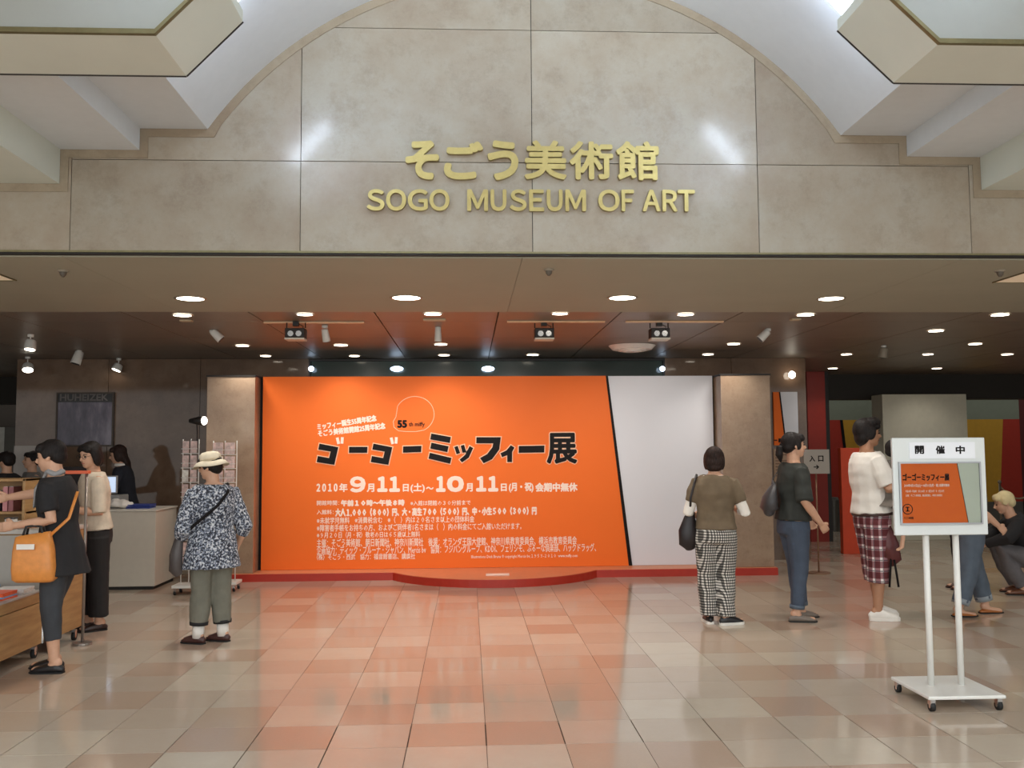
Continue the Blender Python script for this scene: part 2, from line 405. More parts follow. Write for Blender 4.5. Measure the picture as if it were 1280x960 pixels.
B().box(XL, XR, D1 - .006, D1 + .03, zb + .002, zb + .014).obj('brass_edge', BRASSD, wf)
B().box(XL, XR, D1 - .002, D1 + .03, zb - .012, zb + .002).obj('black_edge_trim', GAP, wf)  # thin dark trim along the fascia's lower edge

# vault and stepped ceiling extruded towards the viewer
vault = sroot('ceiling')
def strip(pts, y0, y1, m, name, parent, smooth=False, th=.04):
    b = B(); n = len(pts)
    b.add([(x, y0, z) for x, z in pts] + [(x, y1, z) for x, z in pts], [(k, k + 1, n + k + 1, n + k) for k in range(n - 1)])
    o = b.obj(name, m, parent, smooth=smooth); return o
YV = -3.0
strip(arch, YV, D1 - .008, WHITE, 'vault', vault, True)
lft = [(XL, Z1), (X1, Z1), (X1, Z2), (X2, Z2), (X2, Z3), (X3, Z3)]
rgt = [(X3r, Z3), (X2r, Z3), (X2r, Z2), (X1r, Z2), (X1r, Z1), (XR, Z1)]
def prof_solid(pl, name):
    b = B(); z = 5.0
    for (xa, za), (xb, zb_) in zip(pl, pl[1:]):
        if abs(xa - xb) < 1e-6: continue
        b.box(xa, xb, YV, D1 - .009, za, z)
    return b
for pl, nm in ((lft, 'l'), (rgt, 'r')):
    for (xa, za), (xb, zb_) in zip(pl, pl[1:]):
        if abs(xa - xb) < 1e-6: continue
        B().box(xa, xb, YV, D1 - .009, za, za + .5).obj('stepped_soffit', BEAMP if za in (Z1,) else WHITE, vault)
# transverse beams hanging under the steps
D2 = 4.07; D3 = 3.67
for side in (-1, 1):
    if side < 0: pa = at_y(233, 95, D2); pb = at_y(303.5, 27, D2)
    else: pa = at_y(1117, 103.5, D2); pb = at_y(1047, 38, D2)
    zt = pb.z + .42
    ex = XL if side < 0 else XR
    poly = [(ex, pa.z), (pa.x, pa.z), (pb.x, pb.z), (pb.x, pb.z + .05), (pa.x - (.12 * -side), pa.z + .34), (ex, pa.z + .34)]
    if side > 0: poly = [(ex, pa.z), (ex, pa.z + .34), (pa.x + .12, pa.z + .34), (pb.x, pb.z + .05), (pb.x, pb.z), (pa.x, pa.z)]
    beam = sroot('trim_1' if side < 0 else 'trim_2', (pa.x, D2, pa.z))
    y0 = D3; y1 = D2
    B().prism_y(poly if side < 0 else poly, y0, y1).obj('beam_body', BEAMP, beam)
    # near face panel, vault paint with its shade put into the colour
    def inset(dx): return [(ex, pa.z + .016), (pa.x + side * -0 , pa.z + .016), (pb.x, pb.z + .016)]
    fb = B(); lip = B()
    seg = [(ex, pa.z), (pa.x, pa.z), (pb.x, pb.z)]
    topz = [(ex, pa.z + .34), (pa.x + side * .12, pa.z + .34), (pb.x, pb.z + .05)]
    fb.add([(x, y0 - .012, z + .02) for x, z in seg] + [(x, y0 - .012, z) for x, z in topz], [(0, 1, 4, 3), (1, 2, 5, 4)]).obj('near_panel', mat('dimmed_vault_paint', (160, 163, 159), .7, var=.02), beam)
    for (xa, za), (xb, zb_) in zip(seg, seg[1:]):
        lip.add([(xa, y0 - .022, za), (xb, y0 - .022, zb_), (xb, y0 - .022, zb_ + .02), (xa, y0 - .022, za + .02), (xa, y0, za), (xb, y0, zb_), (xb, y0, zb_ + .02), (xa, y0, za + .02)],
                [(0, 1, 2, 3), (4, 7, 6, 5), (0, 4, 5, 1), (1, 5, 6, 2), (2, 6, 7, 3), (3, 7, 4, 0)])
    lip.obj('brass_lip', BRASSD, beam)
    dl = B()
    for (xa, za), (xb, zb_) in zip(seg, seg[1:]):
        dl.tube([(xa, y1 + .003, za + .001), (xb, y1 + .003, zb_ + .001)], .006, 6)
    dl.obj('edge_bead', STEELD, beam)
for side in (-1, 1):
    # fluorescent tube following the vault's slope, hidden from the hall by the beam
    qa = Vector((acx + side * 1.70, 4.6, 3.63)); qb = Vector((acx + side * 1.43, 4.6, 3.93)); nn_ = Vector((-side * .7, 0, -.7))
    cv = empty('cove_lamp', (qa.x, 4.6, qa.z), 'fluorescent tube on the vault slope behind the %s ceiling beam' % ('left' if side < 0 else 'right'), 'lamp')
    B().tube([qa, qb], .030, 10).obj('tube', TUBE, cv)
    B().tube([qa - nn_ * .045, qb - nn_ * .045], .02, 8).obj('batten', WMETAL, cv)
    l = bpy.data.lights.new('cove', 'AREA'); l.shape = 'RECTANGLE'; l.size = .9; l.size_y = .15; l.energy = COVE; l.color = (.76, .89, 1)
    lo = bpy.data.objects.new('cove_light', l); lo.location = (acx + side * 1.75, 3.4, 3.55); lo.rotation_euler = (0, math.radians(180), 0); COL.objects.link(lo)
    B().box(lo.location.x - .47, lo.location.x + .47, 3.31, 3.49, 3.5, 3.54).obj('tray', WMETAL, cv)  # unseen tray, added to stand under the bare cove light
pen = empty('pendant_spotlight', (1.78, 2.87, 3.36), 'white pendant spotlight under the vault in front of the right beam', 'spotlight')
B().tube([(1.78, 2.87, 3.9), (1.78, 2.87, 3.42)], .01, 8).obj('rod', WMETAL, pen); B().tube([(1.78, 2.87, 3.47), (1.78, 2.87, 3.36)], [.05, .06], 16).obj('can', WMETAL, pen); B().ell((1.78, 2.87, 3.35), (.05, .05, .04)).obj('bulb', TUBE, pen, True)

# fascia letters
S = D1 - .012
sign = empty('wall_sign', (acx, D1, zj), 'raised brass lettering naming the museum on the marble fascia', 'sign')
jb = [('そ', (507, 177, 549, 226)), ('ご', (555, 178, 604, 226)), ('う', (609, 177, 648, 227)), ('美', (655, 177, 708, 226)), ('術', (711, 178, 766, 226)), ('館', (769, 178, 823, 227))]
for ch, bx in jb: text('letter', ch, bx, D1 - .006, BRASS, sign, bold=.0105 if ch in 'そごう' else .007, depth=.028, res=5)
eb = 'SOGO MUSEUM OF ART'
ex_ = [(458, 482), (482, 509), (509, 536), (536, 563), None, (583, 611), (612, 634), (636, 659), (660, 681), (682, 704), (705, 733), None, (746, 775), (775, 793), None, (801, 826), (826, 847), (845, 869)]
for ch, xx in zip(eb, ex_):
    if xx: text('letter', chr(ord(ch) + 0xFEE0), (xx[0] + 1, 237.5 + (xx[0] - 458) / 400, xx[1] - 1, 264.5 + (xx[0] - 458) / 400), D1 - .006, BRASS, sign, bold=.0045, depth=.024, res=5)

# ---------------------------------------------------------------- lower ceilings
YS = at_z(640, 390, ZC).y
wf2 = sroot('ceiling_2')
xs = [at_z(653.7, 320, ZC).x + 2.84 * k for k in range(-4, 5)]
for a, b in zip(xs, xs[1:]): B().box(a + .0015, b - .0015, D1 + .05, YS, ZC, ZC + .02).obj('soffit_panel', SOFFIT, wf2)
B().box(-11, 13, D1 + .04, YS, ZC + .021, ZC + .1).obj('backing', GAP, wf2)
wf3 = sroot('ceiling_3')
x0 = at_z(622.8, 392.5, ZC).x; YR = [YS + .004, 8.72, 10.0, 11.3, 12.6, 13.9, 15.2]
for k in range(-9, 11):
    for j in range(6):
        B().box(x0 + k * 1.09 + .006, x0 + (k + 1) * 1.09 - .006, YR[j] + .004, YR[j + 1] - .004, ZC + .004, ZC + .02).obj('ceiling_panel', DARKC, wf3)
B().box(-11, 13, YS, 15.4, ZC + .021, ZC + .1).obj('backing', GAP, wf3)

# ---------------------------------------------------------------- back walls
YB = 12.26
DK = mat('dark_glass_green', (40, 52, 44), .15, var=.1, vscale=2)
wb = sroot('wall_back')
xl = at_y(20, 500, YB).x; xn0 = at_y(386, 460, YB).x; xn1 = at_y(831, 460, YB).x; xr = at_y(1008, 500, YB).x
pw = [xl, at_y(135, 500, YB).x, at_y(250, 500, YB).x, xn0]
for a, b in zip(pw, pw[1:]): B().box(a + .003, b - .003, YB, YB + .1, 0, ZC).obj('marble_panel', MARB3, wb)
pw = [xn1, at_y(915, 500, YB).x, xr]
for a, b in zip(pw, pw[1:]): B().box(a + .003, b - .003, YB, YB + .1, 0, ZC).obj('marble_panel', MARB3, wb)
B().box(xn0, xn1, YB, YB + .1, 0, 1.9).obj('lower_panel', MARB3, wb)
B().box(xl, xr, YB + .1, YB + .14, 0, ZC).obj('backing', GAP, wb)
wd = sroot('window_1', (0, YB, 0))
B().box(xn0 + .02, xn1 - .02, YB + .05, YB + .06, 1.9, ZC - .01).obj('glass_pane', DK, wd)
B().box(xn0, xn1, YB + .0, YB + .05, ZC - .03, ZC - .004).obj('frame_head', STEELD, wd)
for x in (xn0, xn1 - .02): B().box(x, x + .02, YB - .002, YB + .05, 1.9, ZC - .03).obj('frame_jamb', STEELD, wd)
for nme, (x, y, w) in zip(('second from the left', 'third from the left', 'far left', 'far right'), ((496, 461, 16), (610, 461, 16), (389, 461, 7), (828, 461, 7))):
    p = at_y(x, y, YB - .06)
    e = empty('niche_glint', p, 'cool white glow made as a lamp reflection above the billboard, ' + nme, 'lamp')
    B().ell(p, (w / 2 * YB / 1160, .03, .035)).obj('bulb', GLINTB, e, True)  # glowing ball imitates a lamp's reflection in the dark glass
    B().tube([p + Vector((0, .02, .0)), (p.x, YB + .0, p.z + .0)], .012, 8).obj('glint_stem', STEELD, e)
# side and far enclosing walls
DARKW = mat('dark_brown_wall', (70, 60, 52), .7, var=.05)  # plain dark brown for the enclosing walls
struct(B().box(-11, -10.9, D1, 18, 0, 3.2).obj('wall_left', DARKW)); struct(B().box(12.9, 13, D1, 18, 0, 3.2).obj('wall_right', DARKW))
YF = 16.6
gh = at_y(1150, 500, YF).z; gl = at_y(1150, 524.5, YF).z; gd = at_y(1150, 628, YF).z
YEL = mat('mustard_wall_graphic', (196, 146, 40), .7, var=.05); REDG = mat('red_wall_graphic', (170, 44, 24), .7, var=.05)
GREEN = mat('grey_green_header', (126, 130, 112), .6, var=.04); GREYW = mat('grey_lower_wall', (92, 86, 78), .6, var=.05)
wr = sroot('wall_far', (0, YF, 0))
xa, xb = at_y(1036, 520, YF).x, at_y(1274, 520, YF).x
B().box(xa, xb, YF, YF + .1, gl, gh).obj('header', GREEN, wr)
B().box(xa - 1, 12.9, YF, YF + .1, 0, gd).obj('lower_wall', GREYW, wr)
e1 = at_y(1050, 530, YF).x; e1b = at_y(1062, 620, YF).x
B().prism_y([(xa, gd), (e1b, gd), (e1, gl), (xa, gl)], YF, YF + .1).obj('red_panel', REDG, wr)
B().prism_y([(e1b, gd), (e1b + .05, gd), (e1 + .05, gl), (e1, gl)], YF - .01, YF + .1).obj('black_edge', BLACK, wr)
e2 = at_y(1254, 530, YF).x; e2b = at_y(1250, 620, YF).x
B().prism_y([(e1b + .05, gd), (e2b, gd), (e2, gl), (e1 + .05, gl)], YF, YF + .1).obj('yellow_panel', YEL, wr)
B().prism_y([(e2b, gd), (xb, gd), (xb, gl), (e2, gl)], YF, YF + .1).obj('red_panel', REDG, wr)
B().box(xb, 12.9, YF, YF + .1, 0, 3.0).obj('dark_red_wall', mat('dark_red_wall', (84, 24, 20), .7, var=.05), wr)
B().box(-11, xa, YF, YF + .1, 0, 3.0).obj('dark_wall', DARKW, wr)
# bulkhead in front of it
zk = at_y(1150, 499, 15.2).z
struct(B().box(xr - .5, 12.9, 15.2, 15.5, zk, 3.0).obj('trim_3', mat('dark_bulkhead', (48, 42, 36), .7, var=.05)))
struct(B().box(-11, xl - .0, 15.2, 15.5, at_y(10, 505, 15.2).z, 3.0).obj('trim_4', mat('dark_bulkhead', (48, 42, 36))))
# red pier
a = rect(1008, 466, 1037, 681, 14.5)
struct(B().box(a[0], a[1], 14.5, 14.9, 0, ZC).obj('wall_red_pier', mat('red_pier_paint', (150, 36, 18), .5, var=.06)))
struct(B().box(a[1], a[1] + .08, 14.55, 14.9, 0, ZC).obj('trim_5', STEELD))
# white partition
a = rect(1102.5, 493, 1212, 600, 14.6)
o = B().box(a[0], a[1], 14.6, 15.0, 0, a[3]).obj('partition', mat('offwhite_partition', (206, 200, 180), .6, var=.04), bevel=.005)
tag(o, 'tall off-white freestanding partition behind the sign stand', 'partition')
a = rect(1050.5, 560, 1090, 695, 12.8)
o = B().box(a[0], a[1], 12.8, 12.9, 0, a[3]).obj('low_partition', mat('orange_red_laminate', (206, 66, 24), .5, var=.04), bevel=.004)
tag(o, 'orange-red upright panel standing behind the man in white shirt', 'partition')
# left distant grey pillar and pale column
o = struct(B().box(at_y(5, 560, 15).x, at_y(18, 560, 15).x, 15, 15.3, 0, at_y(10, 534, 15).z).obj('wall_grey_pillar', mat('grey_pillar', (110, 106, 98), .6)))
o = struct(B().box(at_y(-30, 560, 16).x, at_y(5, 560, 16).x, 16, 16.3, 0, at_y(10, 534, 16).z).obj('wall_pale_column', mat('pale_column', (200, 196, 186), .6)))

# ---------------------------------------------------------------- billboard wall
YP = 10.86; YK = 11.15          # pier fronts, board plane
xbl, xbr = at_y(327.5, 600, YK).x, at_y(893, 600, YK).x
zt = at_y(600, 470.5, YK).z; zbt = max(.0915, at_y(600, 711.5, YK).z)
pl0, pl1 = at_y(257, 600, YP).x, at_y(317.5, 600, YP).x; pr0, pr1 = at_y(903.5, 600, YP).x, at_y(965.5, 600, YP).x
for a, b in ((pl0, pl1), (pr0, pr1)):
    pier = sroot('wall_pier', ((a + b) / 2, YP, .09))
    B().box(a, b, YP, YK + .25, .0905, at_y(600, 470, YP).z).obj('pier_cladding', MARB2, pier, bevel=.003)
    B().box(a - .01, b + .01, YP - .008, YK + .26, at_y(600, 470, YP).z, at_y(600, 470, YP).z + .018).obj('pier_cap', STEELD, pier)
struct(B().box(pl1 + .001, pr0 - .001, YK + .07, YK + .24, .091, zt - .01).obj('wall_core', GAP))
# platform
plat = sroot('wall_platform', (0, YP, 0))
yk = 10.8
hk = .085
xA, xB2 = at_z(490, 727, 0).x, at_z(746, 722, 0).x
yfar = at_z(618, 735, 0).y
sagp = yk - yfar; half = (xB2 - xA) / 2; R_ = (half * half + sagp * sagp) / (2 * sagp); cxp = (xA + xB2) / 2; cyp = yfar + R_
aa = math.asin(min(1, half / R_))
bul = [(cxp + R_ * math.sin(-aa + 2 * aa * k / 28), cyp - R_ * math.cos(-aa + 2 * aa * k / 28)) for k in range(29)]
pts = [(pl0 - .02, yk)] + bul + [(pr1 + .02, yk), (pr1 + .02, YK + .3), (pl0 - .02, YK + .3)]
B().prism_z(pts, 0, hk).obj('kerb', REDK, plat)
pts2 = [(pl0 - .018, yk + .012)] + [(cxp + (R_ - .015) * math.sin(-aa + 2 * aa * k / 28), cyp - (R_ - .015) * math.cos(-aa + 2 * aa * k / 28)) for k in range(29)] + [(pr1 + .018, yk + .012), (pr1 + .018, YK + .29), (pl0 - .018, YK + .29)]
B().prism_z(pts2, hk, hk + .004).obj('deck', SALMON, plat)
p = at_z(622, 719, hk + .004)
cd = B().box(p.x - .13, p.x + .13, p.y - .035, p.y + .035, hk + .0045, hk + .02).obj('notice_card', WINK); tag(cd, 'small white notice card lying on the bulge of the red-edged platform', 'card')

bill = empty('billboard', (0, YK, hk), 'wide orange and white exhibition billboard between two marble piers', 'billboard')
B().box(xbl, xbr, YK + .0, YK + .06, zbt, zt).obj('white_board', WBOARD, bill)
dt, db = at_y(757, 470.5, YK - .03), at_y(786, 711, YK - .03)
xo = at_y(327.5, 600, YK - .03).x
B().prism_y([(xo, zbt), (db.x, zbt), (dt.x, zt), (xo, zt)], YK - .035, YK - .002).obj('orange_board', ORANGE, bill)
B().prism_y([(db.x, zbt), (db.x + .045, zbt), (dt.x + .03, zt), (dt.x, zt)], YK - .02, YK - .002).obj('black_edge_line', BLACK, bill)
B().box(max(xbl - .03, pl1 + .003), xbl - .002, YK - .02, YK + .06, zbt, zt).obj('gap_strip', BLACK, bill)  # dark gap beside the pier, painted in as a black strip
YT = YK - .0365
def T(body, box, m=None, **kw): return text(kw.pop('name', 'lettering'), body, box, YT, m or WINK, bill, **kw)
# title from slab strokes
s_px = YT / 1160
OUT = mat('pale_outline', (255, 200, 165), .6, var=0)
def fw_(t): return ''.join(chr(ord(c) + 0xFEE0) if c in '0123456789' else c for c in t)
def strokes(polys, name='title_letter'):
    b = B(); o = B()
    for poly in polys:
        pts = [at_y(x, y, YT) for x, y in poly]; cx = sum(p.x for p in pts) / len(pts); cz = sum(p.z for p in pts) / len(pts)
        area_ = sum(pts[i].x * pts[(i + 1) % len(pts)].z - pts[(i + 1) % len(pts)].x * pts[i].z for i in range(len(pts)))
        if area_ < 0: pts = pts[::-1]
        b.prism_y([(p.x, p.z) for p in pts], YT - .014, YT)
        big = []
        nn = len(pts)
        for i in range(nn):
            pa_, pb_, pc_ = pts[i - 1], pts[i], pts[(i + 1) % nn]
            e0 = Vector((pb_.x - pa_.x, pb_.z - pa_.z)).normalized(); e1_ = Vector((pc_.x - pb_.x, pc_.z - pb_.z)).normalized()
            n0 = Vector((e0.y, -e0.x)); n1 = Vector((e1_.y, -e1_.x)); k = (n0 + n1); k = k / max(.5, k.length_squared / 2)
            big.append((pb_.x + k.x * .011, pb_.z + k.y * .011))
        o.prism_y(big, YT - .004, YT + .001)
    ob = b.obj(name, BLACK, bill); o.obj('outline', OUT, ob)
    return ob
def bar(x0, y0, x1, y1, w):
    d = Vector((x1 - x0, y1 - y0)).normalized(); n_ = Vector((-d.y, d.x)) * w / 2
    return [(x0 + n_.x, y0 + n_.y), (x1 + n_.x, y1 + n_.y), (x1 - n_.x, y1 - n_.y), (x0 - n_.x, y0 - n_.y)]
for dx in (0, 67.5):
    strokes([[(399.5 + dx, 554.5), (423 + dx, 559), (418 + dx, 581), (396 + dx, 577.5), (397.5 + dx, 570), (411.5 + dx, 572.5), (413.5 + dx, 564.5), (398 + dx, 561.8)]])
    db_ = B()
    for q in ((421.5 + dx, 547, 423.5 + dx, 555), (428 + dx, 546.5, 427.5 + dx, 554.5)):
        pp = [at_y(x, y, YT) for x, y in bar(*q, 3.4)]; db_.prism_y([(p.x, p.z) for p in pp], YT - .012, YT)
    db_.obj('voicing_marks', WINK, bill)
strokes([[(436.5, 558.5), (459.5, 558.5), (459, 566), (436.3, 566)]])
strokes([[(504, 558), (527, 557.2), (526.5, 565), (503.8, 565.8)]])
strokes([bar(538.5, 545.5, 563, 550, 7.5), bar(538.5, 557, 560, 561.5, 7.5), bar(536.5, 569.5, 563.5, 576, 7.5)])
strokes([bar(570, 558, 573, 567, 4.6), bar(578, 556.5, 580.5, 565.5, 4.6), [(587, 557.5), (591.5, 560), (586, 572), (577.5, 578), (574.5, 574.5), (581.5, 568.5)]])
strokes([[(595.5, 546.5), (626, 546.5), (624, 562), (615, 574), (604.5, 579), (600, 572.5), (609, 567.5), (615.5, 559), (616.5, 554.2), (595.3, 554)]])
strokes([[(638.5, 556.5), (643, 559.5), (640, 565), (640, 577.5), (634, 577.5), (634, 569), (627.5, 571.5), (625.5, 566.5), (633, 563)]])
strokes([[(648.5, 557.5), (680.5, 557), (680.2, 565.5), (648.3, 566)]])
tb = text_b('展', rect(683, 541, 721.5, 579.5, YT), YT, bold=.012, depth=.0125, n=10).obj('title_letter', BLACK, bill)
text_b('展', rect(681.8, 539.8, 722.7, 580.7, YT), YT, bold=.022, depth=.003, n=12).obj('outline', OUT, tb)
T('ミッフィー誕生55周年記念', (396, 524, 471, 532), bold=.0035, rot=math.radians(8.5), n=5, name='anniversary_line')
T('そごう美術館開館25周年記念', (397, 533, 482, 541), bold=.0035, rot=math.radians(6.5), n=5, name='anniversary_line')
# round badge outline with the number
cb = at_y(518.5, 518, YT); rb = 24 * s_px
pts = []
for k in range(33):
    t_ = math.radians(-62 + 215 * k / 32); pts.append((cb.x + rb * math.cos(t_) * 1.0, cb.z + rb * .93 * math.sin(t_)))
q = [at_y(x, y, YT) for x, y in ((495, 521), (491.5, 527), (492.5, 534), (498, 538.5), (508, 539.5), (520, 539.5))]
pts += [(p.x, p.z) for p in q]; pts.append(pts[0])
B().tube([(x, YT - .001, z) for x, z in pts], .0045, 6).obj('badge_outline', OUT, bill)
T('55', (496.5, 525, 509, 535), BLACK, bold=.008, n=6, name='badge_number'); T('th miffy', (511, 527.5, 531, 534.5), BLACK, bold=.002, n=4, name='badge_text')
for body, bx, bo in (('2010', (395.5, 604.5, 422, 614.5), .005), ('年', (424, 604, 434.5, 615), .004), ('9', (437.5, 595.5, 457, 615.5), .012), ('月', (458.5, 604.5, 468, 615), .004),
                 ('1', (471.5, 595.5, 484.5, 615), .014), ('1', (486.5, 595.5, 500, 615), .014), ('日', (503.5, 605, 511, 614.5), .004), ('(土)', (513, 604, 531, 616), .004), ('〜', (532.5, 608.5, 542, 612), .004),
                 ('1', (545, 595, 557, 615), .014), ('0', (558.5, 595, 580, 615), .017), ('月', (582, 604, 591, 614.5), .004), ('1', (595, 595, 608, 614.5), .014), ('1', (610, 595, 623, 614.5), .014), ('日', (626, 604.5, 633.5, 614), .004), ('(月・祝)', (636, 603, 667, 615.5), .004), ('会期中無休', (669, 603.5, 722, 614.5), .005)):
    T(fw_(body), bx, bold=bo, n=8 if bo < .01 else 14, name='date_lettering')
for body, bx, bo in (('開館時間：', (396, 625, 424, 632), .0009), ('午前10時〜午後8時', (426, 624, 506, 633), .006), ('※入館は閉館の30分前まで', (513, 625, 588, 632), .0009),
                 ('入館料：', (396, 636.5, 417, 643.5), .0009), ('大人1,000（800）円、大・高生700（500）円、中・小生500（300）円', (419, 634.5, 671, 644.5), .0055),
                 ('※未就学児無料　※消費税含む　※（　）内は20名さま以上の団体料金', (396, 646, 593, 653.5), .0009),
                 ('※障害者手帳をお持ちの方、およびご同伴者1名さまは（　）内の料金にてご入館いただけます。', (396, 655, 652, 662.5), .0009),
                 ('※9月20日（月・祝）敬老の日は65歳以上無料', (396, 664.5, 525, 672), .0009),
                 ('主催：そごう美術館、朝日新聞社、神奈川新聞社　後援：オランダ王国大使館、神奈川県教育委員会、横浜市教育委員会', (396, 673, 721, 681), .0009),
                 ('企画協力：ディック・ブルーナ・ジャパン、Mercis bv　協賛：フジパングループ、KDDI、フェリシモ、ぶるーな倶楽部、ハックドラッグ、', (396, 682, 745, 690), .0009),
                 ('（株）そごう・西武　協力：福音館書店、講談社', (396, 692, 519, 699.5), .0009),
                 ('Illustrations Dick Bruna © copyright Mercis bv,1953-2010  www.miffy.com', (589, 693, 722, 698), .0005)):
    T(fw_(body) if bo > .004 or '30' in body or '20' in body else body, (bx[0], bx[1] + .7, bx[2], bx[3] - .5), bold=bo, n=4, res=1, name='small_print')['kind'] = 'stuff'

# ---------------------------------------------------------------- downlights
ring = mat('lamp_rim', (150, 138, 120), .4, .3, var=.05)
def downlight(px, py, w, label, grp, power, col=(1, .95, .87), m=LAMP, z=ZC):
    p = at_z(px, py, z); r = w * p.y / 1160 / 2
    e = empty('downlight', p, label, 'ceiling light', group=grp)
    b = B(); n = 24
    vs = [(p.x + rr * math.cos(2 * PI * k / n), p.y + rr * math.sin(2 * PI * k / n), zz) for rr, zz in ((r * .97, z - .004), (r * 1.13, z - .006), (r * 1.16, z + .001)) for k in range(n)]
    b.add(vs, [(j * n + k, j * n + (k + 1) % n, (j + 1) * n + (k + 1) % n, (j + 1) * n + k) for j in range(2) for k in range(n)]).obj('rim', ring, e, True)
    B().cyl((p.x, p.y), r, z - .0035, z + .0, 24).obj('diffuser', m, e)
    if power:
        l = bpy.data.lights.new('downlight_lamp', 'SPOT'); l.energy = power; l.color = col; l.spot_size = math.radians(125); l.spot_blend = .8; l.shadow_soft_size = r
        lo = bpy.data.objects.new('downlight_lamp', l); lo.location = (p.x, p.y, z - .02); COL.objects.link(lo)
    return e
ORD = ['leftmost', 'second from the left', 'third from the left', 'fourth from the left', 'fifth from the left', 'sixth from the left', 'seventh from the left', 'eighth from the left']
rows = [('large round downlight in the beige soffit', 'downlights in the beige soffit', [(238, 373, 34), (508, 372, 36), (778, 372, 34), (1039, 373, 32)], 50),
        ('round downlight in the brown ceiling along the soffit edge', 'downlights along the soffit edge', [(228, 394, 22), (381, 393, 20), (541, 392.5, 22), (700, 392, 20), (857, 393, 21), (1007, 393.5, 22), (1250, 393.5, 22)], 42),
        ('round downlight in the middle row of the brown ceiling', 'downlights in the middle ceiling row', [(303, 432, 16), (426, 431.5, 17), (551, 430.5, 16), (917, 430, 16), (1170, 413.5, 19), (1219, 430, 16)], 34),
        ('small round downlight in the row above the billboard', 'downlights in the row above the billboard', [(332, 445, 13), (443, 445, 13), (555, 444, 14), (666, 443.5, 15), (885, 443, 14), (1058, 443, 13), (1160, 443, 13), (1259, 443, 14)], 26),
        ('tiny round downlight over the far entrance area', 'downlights over the entrance', [(1041, 460.5, 12), (1171, 460.5, 12)], 20)]
for lab, grp, L, pw_ in rows:
    for k, (x, y, w) in enumerate(L):
        nm = ORD[k] if k < len(L) - 1 else 'rightmost'
        downlight(x, y, w, lab + ', ' + nm, grp, pw_)
# sprinkler / detector heads
for k, (x, y, lab) in enumerate(((79, 338, 'small grey detector under the soffit at the left'), (686, 336.5, 'small grey detector under the soffit at the centre'), (1250, 338, 'small grey detector under the soffit at the right'))):
    p = at_z(x, y, ZC); e = empty('smoke_detector', p, lab, 'detector', group='detectors under the soffit')
    B().cyl((p.x, p.y), .034, ZC - .012, ZC, 20).obj('base_ring', mat('grey_plastic', (150, 140, 124), .5), e)
    B().tube([(p.x, p.y, ZC - .012), (p.x, p.y, ZC - .03), (p.x, p.y, ZC - .045)], [.024, .02, .008], 16).obj('sensor', mat('dark_plastic', (92, 84, 74), .5), e)
# pale light panels at the soffit's ends
for side, pts in (('left', [(-40, 322), (-8, 331), (22, 351), (-40, 352)]), ('right', [(1245, 351.5), (1290, 337), (1320, 337), (1320, 352)])):
    q = [at_z(x, y, ZC - .004) for x, y in pts]
    x0_, x1_ = min(p.x for p in q), max(p.x for p in q); y0_, y1_ = at_z(640, 351, ZC).y - .75, at_z(640, 351, ZC).y
    if side == 'left': x0_, x1_ = at_z(22, 351, ZC).x - .75, at_z(22, 351, ZC).x
    else: x0_, x1_ = at_z(1245, 351.5, ZC).x, at_z(1245, 351.5, ZC).x + .75
    e = empty('ceiling_light', ((x0_ + x1_) / 2, (y0_ + y1_) / 2, ZC - .01), 'square pale light panel set in the soffit at the %s edge' % side, 'ceiling light')
    B().box(x0_, x1_, y0_, y1_, ZC - .004, ZC - .001).obj('diffuser', LAMPD, e)
    B().box(x0_ - .01, x0_, y0_, y1_, ZC - .008, ZC - .001).box(x1_, x1_ + .01, y0_, y1_, ZC - .008, ZC - .001).box(x0_ - .01, x1_ + .01, y1_, y1_ + .01, ZC - .008, ZC - .001).obj('rim', BRASSD, e)
# slits / tracks
for k, (xa_, xb_, y) in enumerate(((330, 455, 402.5), (634, 756, 401.5), (782, 904, 401.5))):
    p, q = at_z(xa_, y, ZC), at_z(xb_, y, ZC)
    o = B().box(p.x, q.x, p.y - .02, p.y + .02, ZC - .014, ZC + .002).obj('ceiling_track', mat('pale_track', (220, 180, 140), .4)); tag(o, 'thin pale ceiling track, %s of three' % ('leftmost', 'middle', 'rightmost')[k], 'track', 'ceiling tracks')
# twin box spotlights
for k, (x, y) in enumerate(((370, 417), (680, 417), (824, 417))):
    Y = at_z(x, 402, ZC).y; p = at_y(x, y, Y); u = Y / 1160
    e = empty('box_spotlight', p, 'black twin-lamp box spotlight hung from the ceiling, %s' % ('above the left part of the billboard', 'above the centre of the billboard', 'beside the round white vent')[k], 'spotlight', group='box spotlights over the billboard')
    for sx in (-1, 1): B().tube([(p.x + sx * 11.5 * u, Y, p.z + 7 * u), (p.x + sx * 11.5 * u, Y, ZC - .01)], .006, 8).obj('hanger', STEELD, e)
    B().box(p.x - 12 * u, p.x + 12 * u, Y - .07, Y + .07, p.z - 6 * u, p.z + 6 * u).obj('housing', STEELD, e, bevel=.006)
    for sx in (-1, 1): B().tube([(p.x + sx * 5 * u, Y - .071, p.z - 1 * u), (p.x + sx * 5 * u, Y - .078, p.z - 1 * u)], 3.6 * u, 16).obj('lens', CHROME, e)
    B().box(p.x - 12 * u, p.x + 12 * u, Y - .085, Y + .085, p.z - 8.5 * u, p.z - 6.3 * u).obj('shelf', WLAM, e, bevel=.002)
    B().box(p.x - 3.5 * u, p.x + 3.5 * u, Y - .03, Y + .03, ZC - .045, ZC - .002).obj('junction_box', STEELD, e)
    B().tube([(p.x, Y, ZC - .04), (p.x + 3 * u, Y + .01, p.z + 12 * u), (p.x + 9 * u, Y, p.z + 9 * u), (p.x + 8 * u, Y, p.z + 5 * u)], .004, 6).obj('cable', RUBBER, e)
